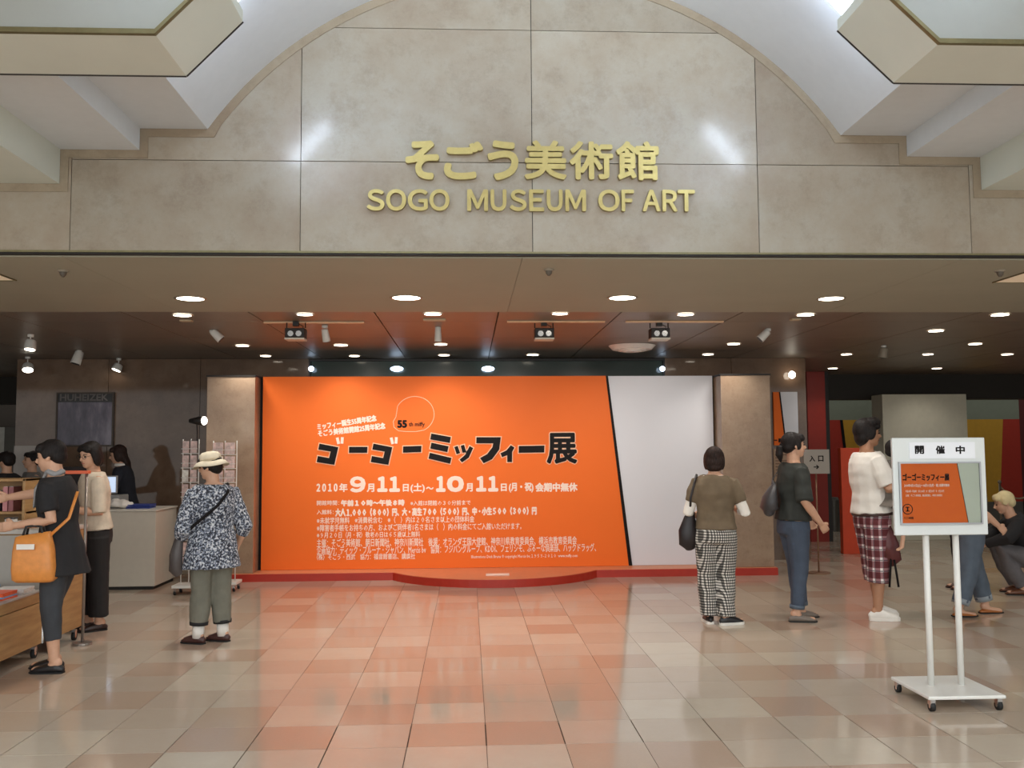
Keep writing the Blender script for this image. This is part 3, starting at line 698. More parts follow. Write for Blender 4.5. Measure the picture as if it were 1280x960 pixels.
# can spotlights
def can(px, py, L, w, dirx, diry, dirz, label, lit=False, m=WMETAL, up=403, aim=None, power=0, blk=False):
    Y = at_z(px, up, ZC).y; p = at_y(px, py, Y); u = Y / 1160
    e = empty('track_spotlight', p, label, 'spotlight', group='track spotlights')
    d = Vector((dirx, diry, dirz)).normalized(); a = p - d * L * u / 2; b = p + d * L * u / 2
    B().tube([a, a + d * .01, b - d * .01, b], [w * u * .36, w * u * .42, w * u * .5, w * u * .5], 18).obj('can', m, e, True)
    B().tube([b, b + d * .004], [w * u * .42] * 2, 18).obj('lens', LAMP if lit else STEELD, e)
    B().tube([p, (p.x - d.x * .03, Y, p.z + .05), (a.x, Y, ZC - .025)], .007, 8).obj('arm', WMETAL, e)
    B().cyl((a.x, Y), .03, ZC - .025, ZC, 14).obj('ceiling_rose', WMETAL, e)
    if power:
        l = bpy.data.lights.new('spot_lamp', 'SPOT'); l.energy = power; l.color = (1, .9, .78); l.spot_size = math.radians(70); l.spot_blend = .9; l.shadow_soft_size = .04
        lo = bpy.data.objects.new('spot_lamp', l); lo.location = b + d * .03; lo.rotation_euler = d.to_track_quat('-Z', 'Y').to_euler(); COL.objects.link(lo)
can(271, 419, 15, 11, .6, .1, -.6, 'white can spotlight tilted right, left of the billboard', up=413)
can(407, 419, 16, 10, .15, .3, -1, 'white can spotlight pointing down right of the leftmost box spotlight', up=407)
can(547.5, 419, 16, 9, 0, .1, -1, 'white can spotlight pointing straight down at the centre', up=409)
can(955, 419, 15, 11, -.6, .1, -.6, 'white can spotlight tilted left, above the right pier', up=411)
can(97, 447, 16, 12, -.25, -.2, -1, 'white can spotlight with a black rim at the upper left', up=438)
can(1104, 441, 13, 12, -.15, .1, -1, 'dim grey can spotlight at the upper right', up=432, m=mat('grey_metal', (150, 140, 124), .5))
can(38, 431, 12, 14, 0, -.2, -1, 'lit spotlight on a stem at the far upper left', lit=True, up=418, power=6)
can(35, 459, 8, 14, .2, -.5, -1, 'lit tilted spotlight below the stemmed one at far left', lit=True, up=446, power=4)
can(147, 459, 8, 12, -.35, -.25, -1, 'lit tilted spotlight above the dark poster', lit=True, up=448, power=8)
# white round vent
p = at_z(790, 432, ZC); e = empty('ceiling_vent', p, 'round white ceiling vent right of the centre', 'vent')
r_ = 30 * p.y / 1160
for k, (ra, rb2, za) in enumerate(((1.0, .8, .05), (.72, .55, .065), (.46, 0.02, .075))):
    B().tube([(p.x, p.y, ZC), (p.x, p.y, ZC - za)], [r_ * ra, r_ * ra * .82], 32).obj('vent_ring', WMETAL, e, False, bevel=.004)
# small pale strips near the edge row
for k, (x, y, w) in enumerate(((233, 400.5, 14), (543, 399.5, 28), (994, 399, 12))):
    p = at_z(x, y, ZC); u = p.y / 1160
    o = B().box(p.x - w * u / 2, p.x + w * u / 2, p.y - .04, p.y + .04, ZC - .012, ZC + .003).obj('ceiling_plate', mat('pale_plate', (190, 170, 140), .5), bevel=.003); tag(o, 'small pale plate on the brown ceiling, %s of three' % ('leftmost', 'middle', 'rightmost')[k], 'plate', 'plates on the brown ceiling')
# glare on the right marble wall, made as a glowing ball
p = at_y(990, 468.5, YB - .1); e = empty('wall_glare', p, 'small bright ball made as wall glare above the poster right of the billboard', 'lamp')
B().ell(p, (.045, .045, .05)).obj('bulb', LAMP, e, True); B().tube([p, (p.x, YB, p.z + .02)], .01, 8).obj('arm', WMETAL, e)
# accent lamps that wash the billboard
def wash(x, y, z, tx, tz, pw_, col=(1, .95, .87), size=75):
    l = bpy.data.lights.new('wash_lamp', 'SPOT'); l.energy = pw_; l.color = col; l.spot_size = math.radians(size); l.spot_blend = 1; l.shadow_soft_size = .06
    lo = bpy.data.objects.new('wash_lamp', l); lo.location = (x, y, z); d = Vector((tx - x, YK - y, tz - z)); lo.rotation_euler = d.to_track_quat('-Z', 'Y').to_euler(); COL.objects.link(lo)
for x, tx in ((at_z(370, 402, ZC).x, -1.7), (at_z(680, 402, ZC).x, .6), (at_z(824, 402, ZC).x, 2.1), (at_z(525, 402, ZC).x, -.5)):
    wash(x, at_z(640, 402, ZC).y + .1, 2.42, tx, 1.25, 82)
#@@PART2
# ---------------------------------------------------------------- people
def lerp(a, b, t): return a + (b - a) * t
class Person:
    """local frame: +Y is where the body faces, +X its right hand, Z up; metres"""
    def __init__(s, label, H, loc, yaw, lean=0., leanx=0., head_yaw=0., head_pitch=0., group=None, vox=.0085, skin=SKIN, pelvis=None, build=1.0, hs=1.0):
        s.H = H; s.hs = H * hs; s.root = empty('person', loc, label, 'person', rz=yaw, group=group); s.vox = vox; s.skin = skin
        s.lean, s.leanx = lean, leanx; s.bw = build; s.yaw = yaw
        s.pel = Vector(pelvis) if pelvis else Vector((0, 0, .525 * H))
        s.sd = rnd.random() * 50
        s.hr = Matrix.Rotation(head_yaw, 3, 'Z') @ Matrix.Rotation(head_pitch, 3, 'X')
        s.neck = s.sp(.845); s.head = s.sp(.845) + Vector((s.leanx * .35, max(s.lean, 0) * .35, 0)) * .1 * H / .1 * .0 + s.hr @ Vector((0, .012, .083 * H))
        s.b = B()
    def sp(s, h, dx=0, dy=0):                         # a point on the spine at height fraction h
        t = (h - .525) * s.H
        n = Vector((s.leanx, s.lean, 1)).normalized()
        return s.pel + n * t + Vector((dx, dy, 0))
    def torso(s, b, pad, h0, h1, neckr=None):
        H, w = s.H, s.bw
        prof = [(.44, .098, .074), (.49, .102, .078), (.53, .098, .076), (.58, .088, .067), (.63, .082, .063), (.68, .088, .068), (.73, .098, .070), (.78, .104, .064), (.815, .092, .052), (.835, .058, .044), (.85, .036, .036)]
        P = []; R = []
        for h, rx, ry in prof:
            if h < h0 - .001 or h > h1 + .001: continue
            P.append(s.sp(h)); R.append((rx * H * w + pad, ry * H * w + pad))
        return P, R
    def joints(s, sh=.094):
        H = s.H
        s.S = {-1: s.sp(.787, -sh * H * s.bw), 1: s.sp(.787, sh * H * s.bw)}
    def build_body(s, legs, arms, foot_dir=None, hands=True):
        """legs[side] = (hip, knee, ankle, toe direction); arms[side] = (elbow, wrist, curl)"""
        H, b = s.H, s.b; s.joints(); s.legs, s.arms = legs, arms
        P, R = s.torso(b, -.014, .53, .85)
        b.tube(P, R, 18, ref=(1, 0, 0), cap='round')
        b.tube([s.sp(.82), s.neck, s.head + s.hr @ Vector((0, -.012, -.02 * H))], [.040 * H, .034 * H, .034 * H], 12, cap=True)
        # head
        hd = s.head; M = s.hr
        H_ = s.hs
        def E(c, r): b.ell(hd + M @ (Vector(c) * H_), (r[0] * H_, r[1] * H_, r[2] * H_), 16, 12, M.to_4x4())
        E((0, -.006, .014), (.045, .056, .052)); E((0, .010, -.018), (.037, .043, .048)); E((0, .030, -.045), (.021, .02, .018))
        b.tube([hd + M @ (Vector((0, .050, .008)) * H), hd + M @ (Vector((0, .062, -.012)) * H), hd + M @ (Vector((0, .052, -.018)) * H)], [.005 * H, .008 * H, .007 * H], 8, cap='round')
        for sx in (-1, 1): E((sx * .046, -.004, -.004), (.006, .013, .018))
        E((0, .046, -.031), (.014, .008, .006))
        # arms
        for sd_, (el, wr, curl) in arms.items():
            sh = s.S[sd_]; el, wr = Vector(el), Vector(wr)
            b.tube([sh, lerp(sh, el, .4), el, lerp(el, wr, .35), wr], [.031 * H, .027 * H, .0225 * H, .0235 * H, .0155 * H], 12, cap='round')
            s.hand(b, wr, (wr - el).normalized(), sd_, curl)
        # legs
        for sd_, (hip, kn, an, toe) in legs.items():
            hip, kn, an, toe = Vector(hip), Vector(kn), Vector(an), Vector(toe).normalized()
            b.tube([hip, lerp(hip, kn, .45), kn, lerp(kn, an, .3), lerp(kn, an, .65), an], [.052 * H, .044 * H, .032 * H, .034 * H, .026 * H, .021 * H], 14, cap='round')
            b.tube([an + Vector((0, 0, -.005)) - toe * .012 * H, Vector((an.x, an.y, .028)) + toe * .03 * H, Vector((an.x, an.y, .022)) + toe * .085 * H], [.021 * H, (.022 * H, .018 * H), (.024 * H, .012 * H)], 10, cap='round')
        body = b.obj('body', s.skin, s.root, local=True, remesh=s.vox * .75, relax=1); s.body = body
        # face details
        for sx in (-1, 1):
            e = B().ell(s.hp(sx * .019, .0478, .004), (.0072 * H, .0045 * H, .0038 * H), 10, 6, M.to_4x4()).obj('eye', BLACK, s.root, True, local=True)
            B().tube([s.hp(sx * .010, .0495, .015), s.hp(sx * .02, .0485, .018), s.hp(sx * .029, .0425, .015)], .0016 * H, 6).obj('eyebrow', HAIR, s.root, True, local=True)
        B().tube([s.hp(-.012, .0515, -.031), s.hp(0, .0548, -.0305), s.hp(.012, .0515, -.031)], [.0012 * H, .003 * H, .0012 * H], 8).obj('lips', mat('lip_tone', (168, 92, 82), .5, var=0), s.root, True, local=True)
        return s
    def hp(s, x, y, z): return s.head + s.hr @ (Vector((x, y, z)) * s.hs)
    def hand(s, b, w, d, side, curl):
        H = s.H; up = Vector((0, 0, 1)); n = d.cross(up)
        if n.length < .2: n = Vector((1, 0, 0)) if abs(d.x) < .8 else Vector((0, 1, 0))
        n.normalize()
        # across = direction over the knuckles; palm = facing direction
        if abs(d.z) > .7: ac = Vector((0, 1, 0)); ac = (ac - d * ac.dot(d)).normalized(); pl = ac.cross(d) * side
        else: ac = up - d * up.dot(d); ac.normalize(); pl = n * (-1 if n.dot(Vector((side, 0, 0))) > 0 else 1)
        kn = w + d * .050 * H
        b.tube([w, lerp(w, kn, .5), kn], [(.014 * H, .010 * H), (.021 * H, .010 * H), (.024 * H, .009 * H)], 12, ref=ac, cap='round')
        for k, L in enumerate((.040, .046, .043, .034)):
            o = kn + ac * (.0165 - .011 * k) * H; L *= H
            d1 = (d * math.cos(curl) + pl * math.sin(curl)); d2 = (d * math.cos(curl * 1.9) + pl * math.sin(curl * 1.9)); d3 = (d * math.cos(curl * 2.6) + pl * math.sin(curl * 2.6))
            b.tube([o - d * .01 * H, o + d1 * L * .42, o + d1 * L * .42 + d2 * L * .33, o + d1 * L * .42 + d2 * L * .33 + d3 * L * .25], [.0058 * H, .0055 * H, .005 * H, .0042 * H], 8, cap='round')
        o = w + d * .018 * H + ac * .016 * H; td = (d * .75 + ac * .6 + pl * .45).normalized()
        b.tube([o, o + td * .022 * H, o + td * .022 * H + (d * .8 + pl * .6).normalized() * .022 * H], [.0085 * H, .007 * H, .0055 * H], 8, cap='round')
    # ---- clothes
    def top(s, m, hem, sleeve=1.0, pad=.014, flare=0., collar=.845, fold=.006, cuff_pad=.016, name='shirt', hem_drop=None, sleeve_sides=(-1, 1), loose=1.0):
        H = s.H; b = B(); P, R = s.torso(b, pad, max(hem, .45), collar)
        if hem < .44:
            k = []
            for h in (hem, (hem + .44) / 2): k.append(h)
            P = [s.sp(h) if s.lean == 0 else Vector((s.pel.x, s.pel.y, h * H)) for h in k] + P
            R = [(R[0][0] + flare * (.47 - h) / .1, R[0][1] + flare * (.47 - h) / .1) for h in k] + R
        R = [((r[0] + flare * max(0, (.62 - (p.z / H))) * 1.2) * loose, (r[1] + flare * max(0, (.62 - (p.z / H))) * 1.2) * loose) for p, r in zip(P, R)]
        b.tube(P, R, 22, ref=(1, 0, 0), cap=True)
        for sd_ in sleeve_sides:
            if sd_ not in s.arms: continue
            el, wr, _ = s.arms[sd_]; sh = s.S[sd_]; el, wr = Vector(el), Vector(wr)
            inn = sh + (s.sp(.80) - sh) * .5
            if sleeve <= 1: pts = [inn, sh, lerp(sh, el, sleeve * .5), lerp(sh, el, sleeve)]; rr = [.030 * H, .029 * H + pad * .8, .029 * H + pad, .027 * H + cuff_pad]
            else:
                e2 = lerp(el, wr, sleeve - 1); pts = [inn, sh, lerp(sh, el, .5), el, e2]; rr = [.030 * H, .029 * H + pad * .8, .028 * H + pad, .025 * H + pad, .018 * H + cuff_pad]
            b.tube(pts, rr, 14, cap=True)
        return b.obj(name, m, s.root, local=True, remesh=s.vox, fold=fold, seed=s.sd, relax=2)
    def trousers(s, m, cuff=.05, pad=.014, flare=0., waist=.565, name='trousers', fold=.006, crotch=.44):
        H = s.H; b = B(); P, R = s.torso(b, pad - .004, .49, waist); P = [s.sp(.455)] + P; R = [(R[0][0] * .95, R[0][1] * .95)] + R
        b.tube(P, R, 20, ref=(1, 0, 0), cap=True); b.ell(s.sp(.475), (.085 * H + pad, .062 * H + pad, .045 * H))
        for sd_, (hip, kn, an, toe) in s.legs.items():
            hip, kn, an = Vector(hip), Vector(kn), Vector(an)
            L = (kn - hip).length + (an - kn).length
            # cuff: fraction of standing height at which the leg ends
            end = an if cuff * H <= an.z + .001 and an.z < .2 else an
            t = min(1, max(0, (cuff * H - an.z) / max(.01, (kn.z - an.z))))
            e = lerp(an, kn, t)
            b.tube([hip, lerp(hip, kn, .4), kn, lerp(kn, e, .5), e], [.056 * H + pad, .049 * H + pad, .036 * H + pad + flare * .4, .033 * H + pad + flare * .7, .026 * H + pad + flare], 16, cap=True)
        return b.obj(name, m, s.root, local=True, remesh=s.vox, fold=fold, seed=s.sd + 3, relax=2)
    def cuffs(s, m, h0, h1, pad, name='trouser_cuff'):
        H = s.H
        for sd_, (hip, kn, an, toe) in s.legs.items():
            kn, an = Vector(kn), Vector(an)
            f = lambda h: lerp(an, kn, min(1, max(-.2, (h * H - an.z) / max(.01, (kn.z - an.z)))))
            B().tube([f(h0), f(h1)], [.028 * H + pad, .030 * H + pad], 16).obj(name, m, s.root, True, local=True)
    def shoes(s, m, kind='flat', sole=None):
        H = s.H
        for sd_, (hip, kn, an, toe) in s.legs.items():
            an = Vector(an); toe = Vector(toe); toe.z = 0; toe.normalize(); g = Vector((an.x, an.y, 0)); z0 = an.z - .045 * H
            g.z = max(0, z0); b = B(); ref = toe.cross(Vector((0, 0, 1)))
            hh = {'flat': .020, 'sneaker': .026, 'loafer': .024, 'sandal': .012}[kind] * H
            def pt(f, z): return g + toe * f * H + Vector((0, 0, z))
            b.tube([pt(-.030, hh * .8), pt(-.012, hh * 1.1), pt(.02, hh), pt(.06, hh * .72), pt(.088, hh * .55), pt(.10, hh * .4)], [(.016 * H, hh * .8), (.024 * H, hh * 1.15), (.026 * H, hh * 1.1), (.029 * H, hh * .8), (.024 * H, hh * .6), (.010 * H, hh * .35)], 16, ref=ref, cap='round')
            b.v = [Vector((p.x, p.y, max(p.z, g.z + .004))) for p in b.v]
            sh = b.obj('shoe', m, s.root, local=True, remesh=.006, relax=1)
            sb = B(); pts = []
            for f, w in ((-.042, .012), (-.036, .02), (-.015, .025), (.02, .027), (.06, .031), (.088, .027), (.104, .014)): pts.append((f, w))
            poly = [pt(f, 0) + ref * w * H for f, w in pts] + [pt(f, 0) - ref * w * H for f, w in reversed(pts)]
            poly = [(p.x, p.y) for p in poly]
            ar = sum(poly[i][0] * poly[(i + 1) % len(poly)][1] - poly[(i + 1) % len(poly)][0] * poly[i][1] for i in range(len(poly)))
            if ar < 0: poly = poly[::-1]
            so = sb.prism_z(poly, g.z, g.z + (.022 if kind == 'sneaker' else .010)).obj('sole', sole or RUBBER, sh, local=True)
    def hair(s, m, style='short'):
        H = s.hs; b = B(); M = s.hr.to_4x4()
        def E(c, r): b.ell(s.hp(*c), (r[0] * H, r[1] * H, r[2] * H), 16, 12, M)
        E((0, -.016, .022), (.052, .058, .054))
        E((0, .022, .047), (.040, .030, .020)); E((-.022, .028, .038), (.022, .022, .016)); E((.022, .028, .038), (.022, .022, .016))
        if style == 'short': E((0, -.036, -.005), (.046, .034, .038)); E((.047, .0, .012), (.008, .018, .026)); E((-.047, .0, .012), (.008, .018, .026))
        if style in ('bob', 'long'):
            E((0, -.028, -.012), (.056, .042, .058)); E((.045, -.004, -.010), (.015, .028, .052)); E((-.045, -.004, -.010), (.015, .028, .052)); E((0, -.030, -.045), (.048, .036, .030))
        if style == 'long':
            b.tube([s.hp(0, -.035, -.02), s.hp(0, -.05, -.08), s.hp(0, -.052, -.15)], [(.05 * H, .03 * H), (.048 * H, .026 * H), (.03 * H, .015 * H)], 14, ref=s.hr @ Vector((1, 0, 0)), cap='round')
        if style == 'tail':
            E((0, -.036, -.008), (.045, .034, .036)); E((.046, .004, .006), (.008, .018, .03)); E((-.046, .004, .006), (.008, .018, .03))
        if style == 'messy':
            E((0, -.020, .022), (.058, .062, .060)); E((0, -.034, -.016), (.049, .036, .050)); E((.046, -.008, .006), (.014, .030, .038)); E((-.046, -.008, .006), (.014, .030, .038)); E((.01, .012, .060), (.044, .042, .026))
        o = b.obj('hair', m, s.root, local=True, remesh=.006, fold=.005, seed=s.sd + 9, relax=7)
        if style == 'tail':
            b = B(); b.tube([s.hp(0, -.060, .0), s.hp(0, -.082, -.01), s.hp(0, -.085, -.05), s.hp(0, -.078, -.085)], [.014 * H, .02 * H, .022 * H, .006 * H], 12, cap='round'); b.obj('ponytail', m, s.root, local=True, remesh=.006, fold=.004)
            B().tube([s.hp(0, -.066, .0), s.hp(0, -.072, -.003)], .017 * H, 12).obj('hair_tie', BLACK, s.root, local=True)
        return o
    def world(s, p):
        return Matrix.Rotation(s.yaw, 3, 'Z') @ Vector(p) + s.root.location
def deg(a): return math.radians(a)
def legs_std(H, stance=.05, kb=.02, toe=(0, 1, 0), fr=0, spread=.0, tl=None, tr=None):
    """fr: how far the right foot stands ahead of the left"""
    return {-1: ((-.05 * H, 0, .49 * H), (-.052 * H - spread * .5, kb - fr * .25, .275 * H), (-stance * H - spread, -fr * .5, .045 * H), tl or toe),
            1: ((.05 * H, 0, .49 * H), (.052 * H + spread * .5, kb + fr * .25, .275 * H), (stance * H + spread, fr * .5, .045 * H), tr or toe)}
def hang(s, side, H, out=.03, fwd=.02, bend=.05):
    x = side * (.098 * H + out)
    return ((x, -.01 + s.lean * .1, .625 * H), (x + side * .005, bend + fwd, .485 * H), .35)

C_BLACK = cloth('black_jersey', (30, 28, 30)); C_CHAR = cloth('charcoal_denim', (56, 58, 62)); C_BEIGE = cloth('beige_knit', (208, 192, 172))
C_DKTR = cloth('black_trousers', (34, 30, 30)); C_SAGE = cloth('sage_grey_twill', (112, 110, 98)); C_OLIVE = cloth('olive_brown_knit', (108, 92, 72)); C_WHITE = cloth('white_cotton', (232, 226, 218), var=.03)
C_DKGREEN = cloth('dark_green_black_jersey', (44, 46, 42)); C_DENIM = cloth('blue_denim', (66, 76, 92)); C_DENIML = cloth('faded_denim', (84, 94, 106)); C_GREYSC = cloth('grey_scarf', (150, 148, 148)); C_NAVY = cloth('navy_black_suit', (32, 34, 44))
LEATH = lambda n, c: mat(n, c, .42, var=.1, vscale=20, bump=.15)

# --- woman in the black tunic, left foreground
w = at_z(72, 838, 0); H = 1.58
p1 = Person('woman in black tunic and cropped dark leggings reaching left over a display table', H, w, deg(88), lean=.10, head_pitch=deg(-12), head_yaw=deg(4))
p1.build_body({-1: ((-.05 * H, 0, .49 * H), (-.055 * H, .015, .275 * H), (-.045 * H, -.01, .045 * H), (.05, 1, 0)), 1: ((.05 * H, 0, .49 * H), (.055 * H, .10, .275 * H), (.045 * H, .06, .045 * H), (.0, 1, 0))},
              {-1: ((-.19, -.02, 1.03), (-.18, .22, 1.0), .3), 1: ((.2, .24, 1.20), (.20, .47, 1.17), .35)})
p1.top(C_BLACK, .415, sleeve=.72, pad=.018, flare=.07, name='tunic', fold=.007)
p1.trousers(C_CHAR, cuff=.14, pad=.012, name='leggings'); p1.shoes(LEATH('black_leather_shoe', (30, 28, 30)), 'flat'); p1.hair(HAIR, 'short')
b = B(); nk = p1.sp(.845)
b.tube([nk + Vector((.05 * math.cos(a) * 1.1, .052 * math.sin(a) + .005, .012 + .012 * math.sin(a * 3))) for a in [2 * PI * k / 14 for k in range(15)]], .019, 10, cap=True)
b.tube([nk + Vector((-.03, .055, 0)), nk + Vector((-.05, .10, -.10)), nk + Vector((-.055, .115, -.22))], [(.02, .012), (.028, .012), (.022, .01)], 10, cap='round')
b.obj('scarf', C_GREYSC, p1.root, local=True, remesh=.007, fold=.008)
# orange handbag hanging from her forearm
hw_ = p1.world((-.18, .24, .97)); Yb = hw_.y - .03
OB = LEATH('orange_tan_leather', (216, 138, 66))
r = rect(17, 668, 68, 727, Yb); cx = (r[0] + r[1]) / 2
hb = empty('handbag', (cx, Yb, r[2]), 'orange tan leather tote with a white tag hanging from the forearm', 'bag')
bb = B(); sec = []
for k, (t_, rx, ry) in enumerate(((0, .115, .045), (.06, .138, .06), (.3, .14, .062), (.7, .128, .052), (1, .11, .035))):
    z = r[2] + (r[3] - r[2]) * t_
    for q in range(24):
        a = 2 * PI * q / 24; e = .45; ca, sa = math.cos(a), math.sin(a)
        bb.v.append(Vector((cx - .02 * (t_ - .5) + rx * math.copysign(abs(ca) ** e, ca), Yb + ry * math.copysign(abs(sa) ** e, sa), z + .02 * ca * t_)))
for k in range(4):
    for q in range(24): bb.f.append((k * 24 + q, k * 24 + (q + 1) % 24, (k + 1) * 24 + (q + 1) % 24, (k + 1) * 24 + q))
bb.f.append(tuple(range(23, -1, -1))); bb.f.append(tuple(range(96, 120)))
bb.obj('bag_body', OB, hb, True)
for dy in (-.03, .03):
    B().tube([(cx - .07, Yb + dy, r[3] - .03), (cx - .05, Yb + dy * .6, r[3] + .05), (cx + .0, Yb + dy * .3, hw_.z + .03), (cx + .05, Yb + dy * .6, r[3] + .05), (cx + .07, Yb + dy, r[3] - .03)], [(.009, .004)] * 5, 8, ref=(1, 0, 0)).obj('handle', STEELD, hb, True)
B().tube([(cx + .10, Yb, r[3] - .01), (cx + .20, Yb + .05, r[3] + .10), (cx + .25, Yb + .06, r[3] + .28)], [(.012, .004)] * 3, 8, ref=(1, 0, 0)).obj('shoulder_strap', OB, hb, True)
B().box(cx - .085, cx + .03, Yb - .068, Yb - .062, r[3] - .095, r[3] - .06).obj('white_tag', C_WHITE, hb)

# --- woman in beige knit
w = at_z(116, 787, 0); H = 1.58
p2 = Person('woman with glasses in beige short-sleeved knit and wide black trousers', H, w, deg(124), lean=.05, head_pitch=deg(-14), head_yaw=deg(30))
p2.build_body(legs_std(H, .045, .0, (0, 1, 0), fr=.06), {-1: ((-.20, .02, .98), (-.06, .22, 1.02), .6), 1: ((.20, .02, .98), (.06, .23, 1.03), .6)})
p2.top(C_BEIGE, .52, sleeve=1.0, pad=.018, flare=.05, name='knit_top', fold=.007); p2.trousers(C_DKTR, cuff=.075, pad=.016, flare=.022); p2.shoes(LEATH('dark_brown_leather', (48, 30, 26)), 'flat'); p2.hair(HAIR, 'bob')
b = B()
for sx in (-1, 1): b.tube([p2.hp(sx * .021 + .014 * math.cos(a), .057, .004 + .010 * math.sin(a)) for a in [2 * PI * k / 14 for k in range(15)]], .0014, 6, cap=False); b.tube([p2.hp(sx * .035, .057, .006), p2.hp(sx * .05, .0, .006)], .0014, 6)
b.tube([p2.hp(-.007, .058, .006), p2.hp(.007, .058, .006)], .0014, 6)
b.obj('eyeglasses', STEELD, p2.root, local=True)['kind'] = 'thing'

# --- clerk behind the counter
p3 = Person('person with long dark hair in a dark jacket bending behind the white counter', 1.58, (-4.12, 11.5, 0), deg(100), lean=.16, head_pitch=deg(-15), vox=.011)
H = 1.58; p3.build_body(legs_std(H), {-1: ((-.21, .16, .98), (-.16, .38, .95), .3), 1: ((.21, .16, .98), (.16, .38, .95), .3)})
p3.top(C_NAVY, .50, sleeve=1.9, pad=.018, name='jacket'); p3.trousers(C_DKTR); p3.shoes(LEATH('black_leather_shoe2', (28, 26, 28)), 'flat'); p3.hair(HAIR2, 'long')
nk = p3.sp(.845)
B().tube([nk + Vector((.06 * math.cos(a), .06 * math.sin(a), .0)) for a in [2 * PI * k / 14 for k in range(15)]], .02, 8).obj('white_collar', C_WHITE, p3.root, True, local=True)

# --- woman with the sun hat
w = at_z(263, 803, 0); H = 1.47
p4 = Person('older woman in sun hat and speckled blue-grey tunic with sage trousers', H, w, deg(38), head_yaw=deg(38), head_pitch=deg(-8), build=1.10)
p4.build_body(legs_std(H, .062, .0, (-.55, 1, 0), fr=-.04), {-1: ((-.245, -.02, .88), (-.22, .14, .76), .5), 1: ((.25, -.04, .88), (.245, .06, .74), .4)})
FLO = floral('speckled_floral_cotton', (122, 130, 146), (44, 46, 56), (206, 208, 212), 62)
p4.top(FLO, .395, sleeve=1.35, pad=.028, flare=.04, name='tunic', fold=.009, cuff_pad=.03)
p4.trousers(C_SAGE, cuff=.105, pad=.018, flare=.014); p4.cuffs(C_BLACK, .098, .116, .028); p4.cuffs(C_WHITE, .03, .1, .002, 'sock'); p4.shoes(LEATH('burgundy_brown_leather', (70, 42, 38)), 'loafer'); p4.hair(HAIR, 'short')
b = B(); hM = p4.hr; STRAW = cloth('cream_hat_weave', (216, 204, 182))
secs = [(.052, .057, .030), (.054, .060, .045), (.050, .056, .066), (.036, .042, .080), (.012, .014, .085)]
P = [p4.hp(0, -.008, z) for _, _, z in secs]; b.tube(P, [(a_ * H, c_ * H) for a_, c_, _ in secs], 24, ref=hM @ Vector((1, 0, 0)))
hat = empty('sun_hat', p4.world(p4.hp(0, -.008, .03)), 'cream sun hat with downturned brim worn by the woman in speckled tunic', 'hat')
Rw = Matrix.Rotation(p4.yaw, 3, 'Z')
def hatobj(b_, name, m, sm=True):
    b_.v = [p4.world(v) for v in b_.v]; return b_.obj(name, m, hat, sm)
hatobj(b, 'crown', STRAW)
b = B(); n = 32; rings = [(.050, .055, .034), (.070, .078, .026), (.088, .098, .006), (.087, .097, .003), (.069, .077, .022), (.050, .055, .030)]
for rx, ry, z in rings:
    for k in range(n): a = 2 * PI * k / n; b.v.append(p4.hp(rx * math.cos(a), -.008 + ry * math.sin(a), z + .004 * math.sin(3 * a)))
for j in range(5):
    for k in range(n): b.f.append((j * n + k, j * n + (k + 1) % n, (j + 1) * n + (k + 1) % n, (j + 1) * n + k))
hatobj(b, 'brim', STRAW)
b = B(); b.tube([p4.hp(0, -.008, .033), p4.hp(0, -.008, .046)], [(.0555 * H, .061 * H), (.0555 * H, .062 * H)], 24, ref=hM @ Vector((1, 0, 0))); hatobj(b, 'hat_band', cloth('hat_band_cloth', (196, 180, 154)))
# her crossbody bag
GB = LEATH('grey_brown_leather', (72, 64, 62))
q = p4.world((-.268, .04, .69)); cb_ = empty('crossbody_bag', q, 'grey-brown crossbody bag at the hip of the woman in the sun hat', 'bag')
b = B(); b.tube([q + Vector((.02, 0, -.14)), q + Vector((.0, 0, -.11)), q, q + Vector((.02, 0, .12)), q + Vector((.03, 0, .14))], [(.035, .02), (.052, .035), (.05, .038), (.034, .026), (.015, .012)], 18, ref=(1, 0, 0), cap='round'); b.obj('bag_body', GB, cb_, local=False, smooth=True)
st = [p4.world(v) for v in [(-.25, .03, .80), (-.19, -.10, .92), (-.02, -.152, 1.07), (.07, -.128, 1.17), (.105, -.05, 1.232), (.10, .04, 1.21)]]
B().tube(st, [(.012, .005)] * 6, 8, ref=(1, 0, 0)).obj('strap', BLACK, cb_, True)

# --- woman in checked trousers, back view
w = at_z(897, 779, 0); H = 1.50
p5 = Person('woman with short bob seen from behind in olive top and checked trousers', H, w, deg(-14), head_yaw=deg(0), build=1.06)
p5.build_body({-1: ((-.05 * H, 0, .49 * H), (-.055 * H, .02, .275 * H), (-.045 * H, .0, .045 * H), (-.2, 1, 0)), 1: ((.05 * H, 0, .49 * H), (.05 * H, .02, .275 * H), (.05 * H, -.06, .045 * H), (.95, .5, 0))},
              {-1: ((-.23, -.02, .93), (-.17, .16, .90), .5), 1: ((.25, -.01, .93), (.15, .20, .98), .6)})
CHK = gingham('black_white_check', (34, 32, 32), (112, 108, 102), (220, 214, 206), 44)
p5.trousers(CHK, cuff=.035, pad=.022, flare=.012, fold=.009); p5.top(C_WHITE, .70, sleeve=1.35, pad=.008, name='white_undershirt'); p5.top(C_OLIVE, .53, sleeve=.62, pad=.024, name='olive_top', fold=.010); p5.shoes(LEATH('black_canvas', (32, 30, 32)), 'sneaker', C_WHITE); p5.hair(HAIR2, 'bob')
q = p5.world((-.215, .0, .78)); hb = empty('shoulder_bag', q, 'black slouchy shoulder bag on the left shoulder of the woman in checked trousers', 'bag')
BL = LEATH('black_bag_leather', (32, 24, 26))
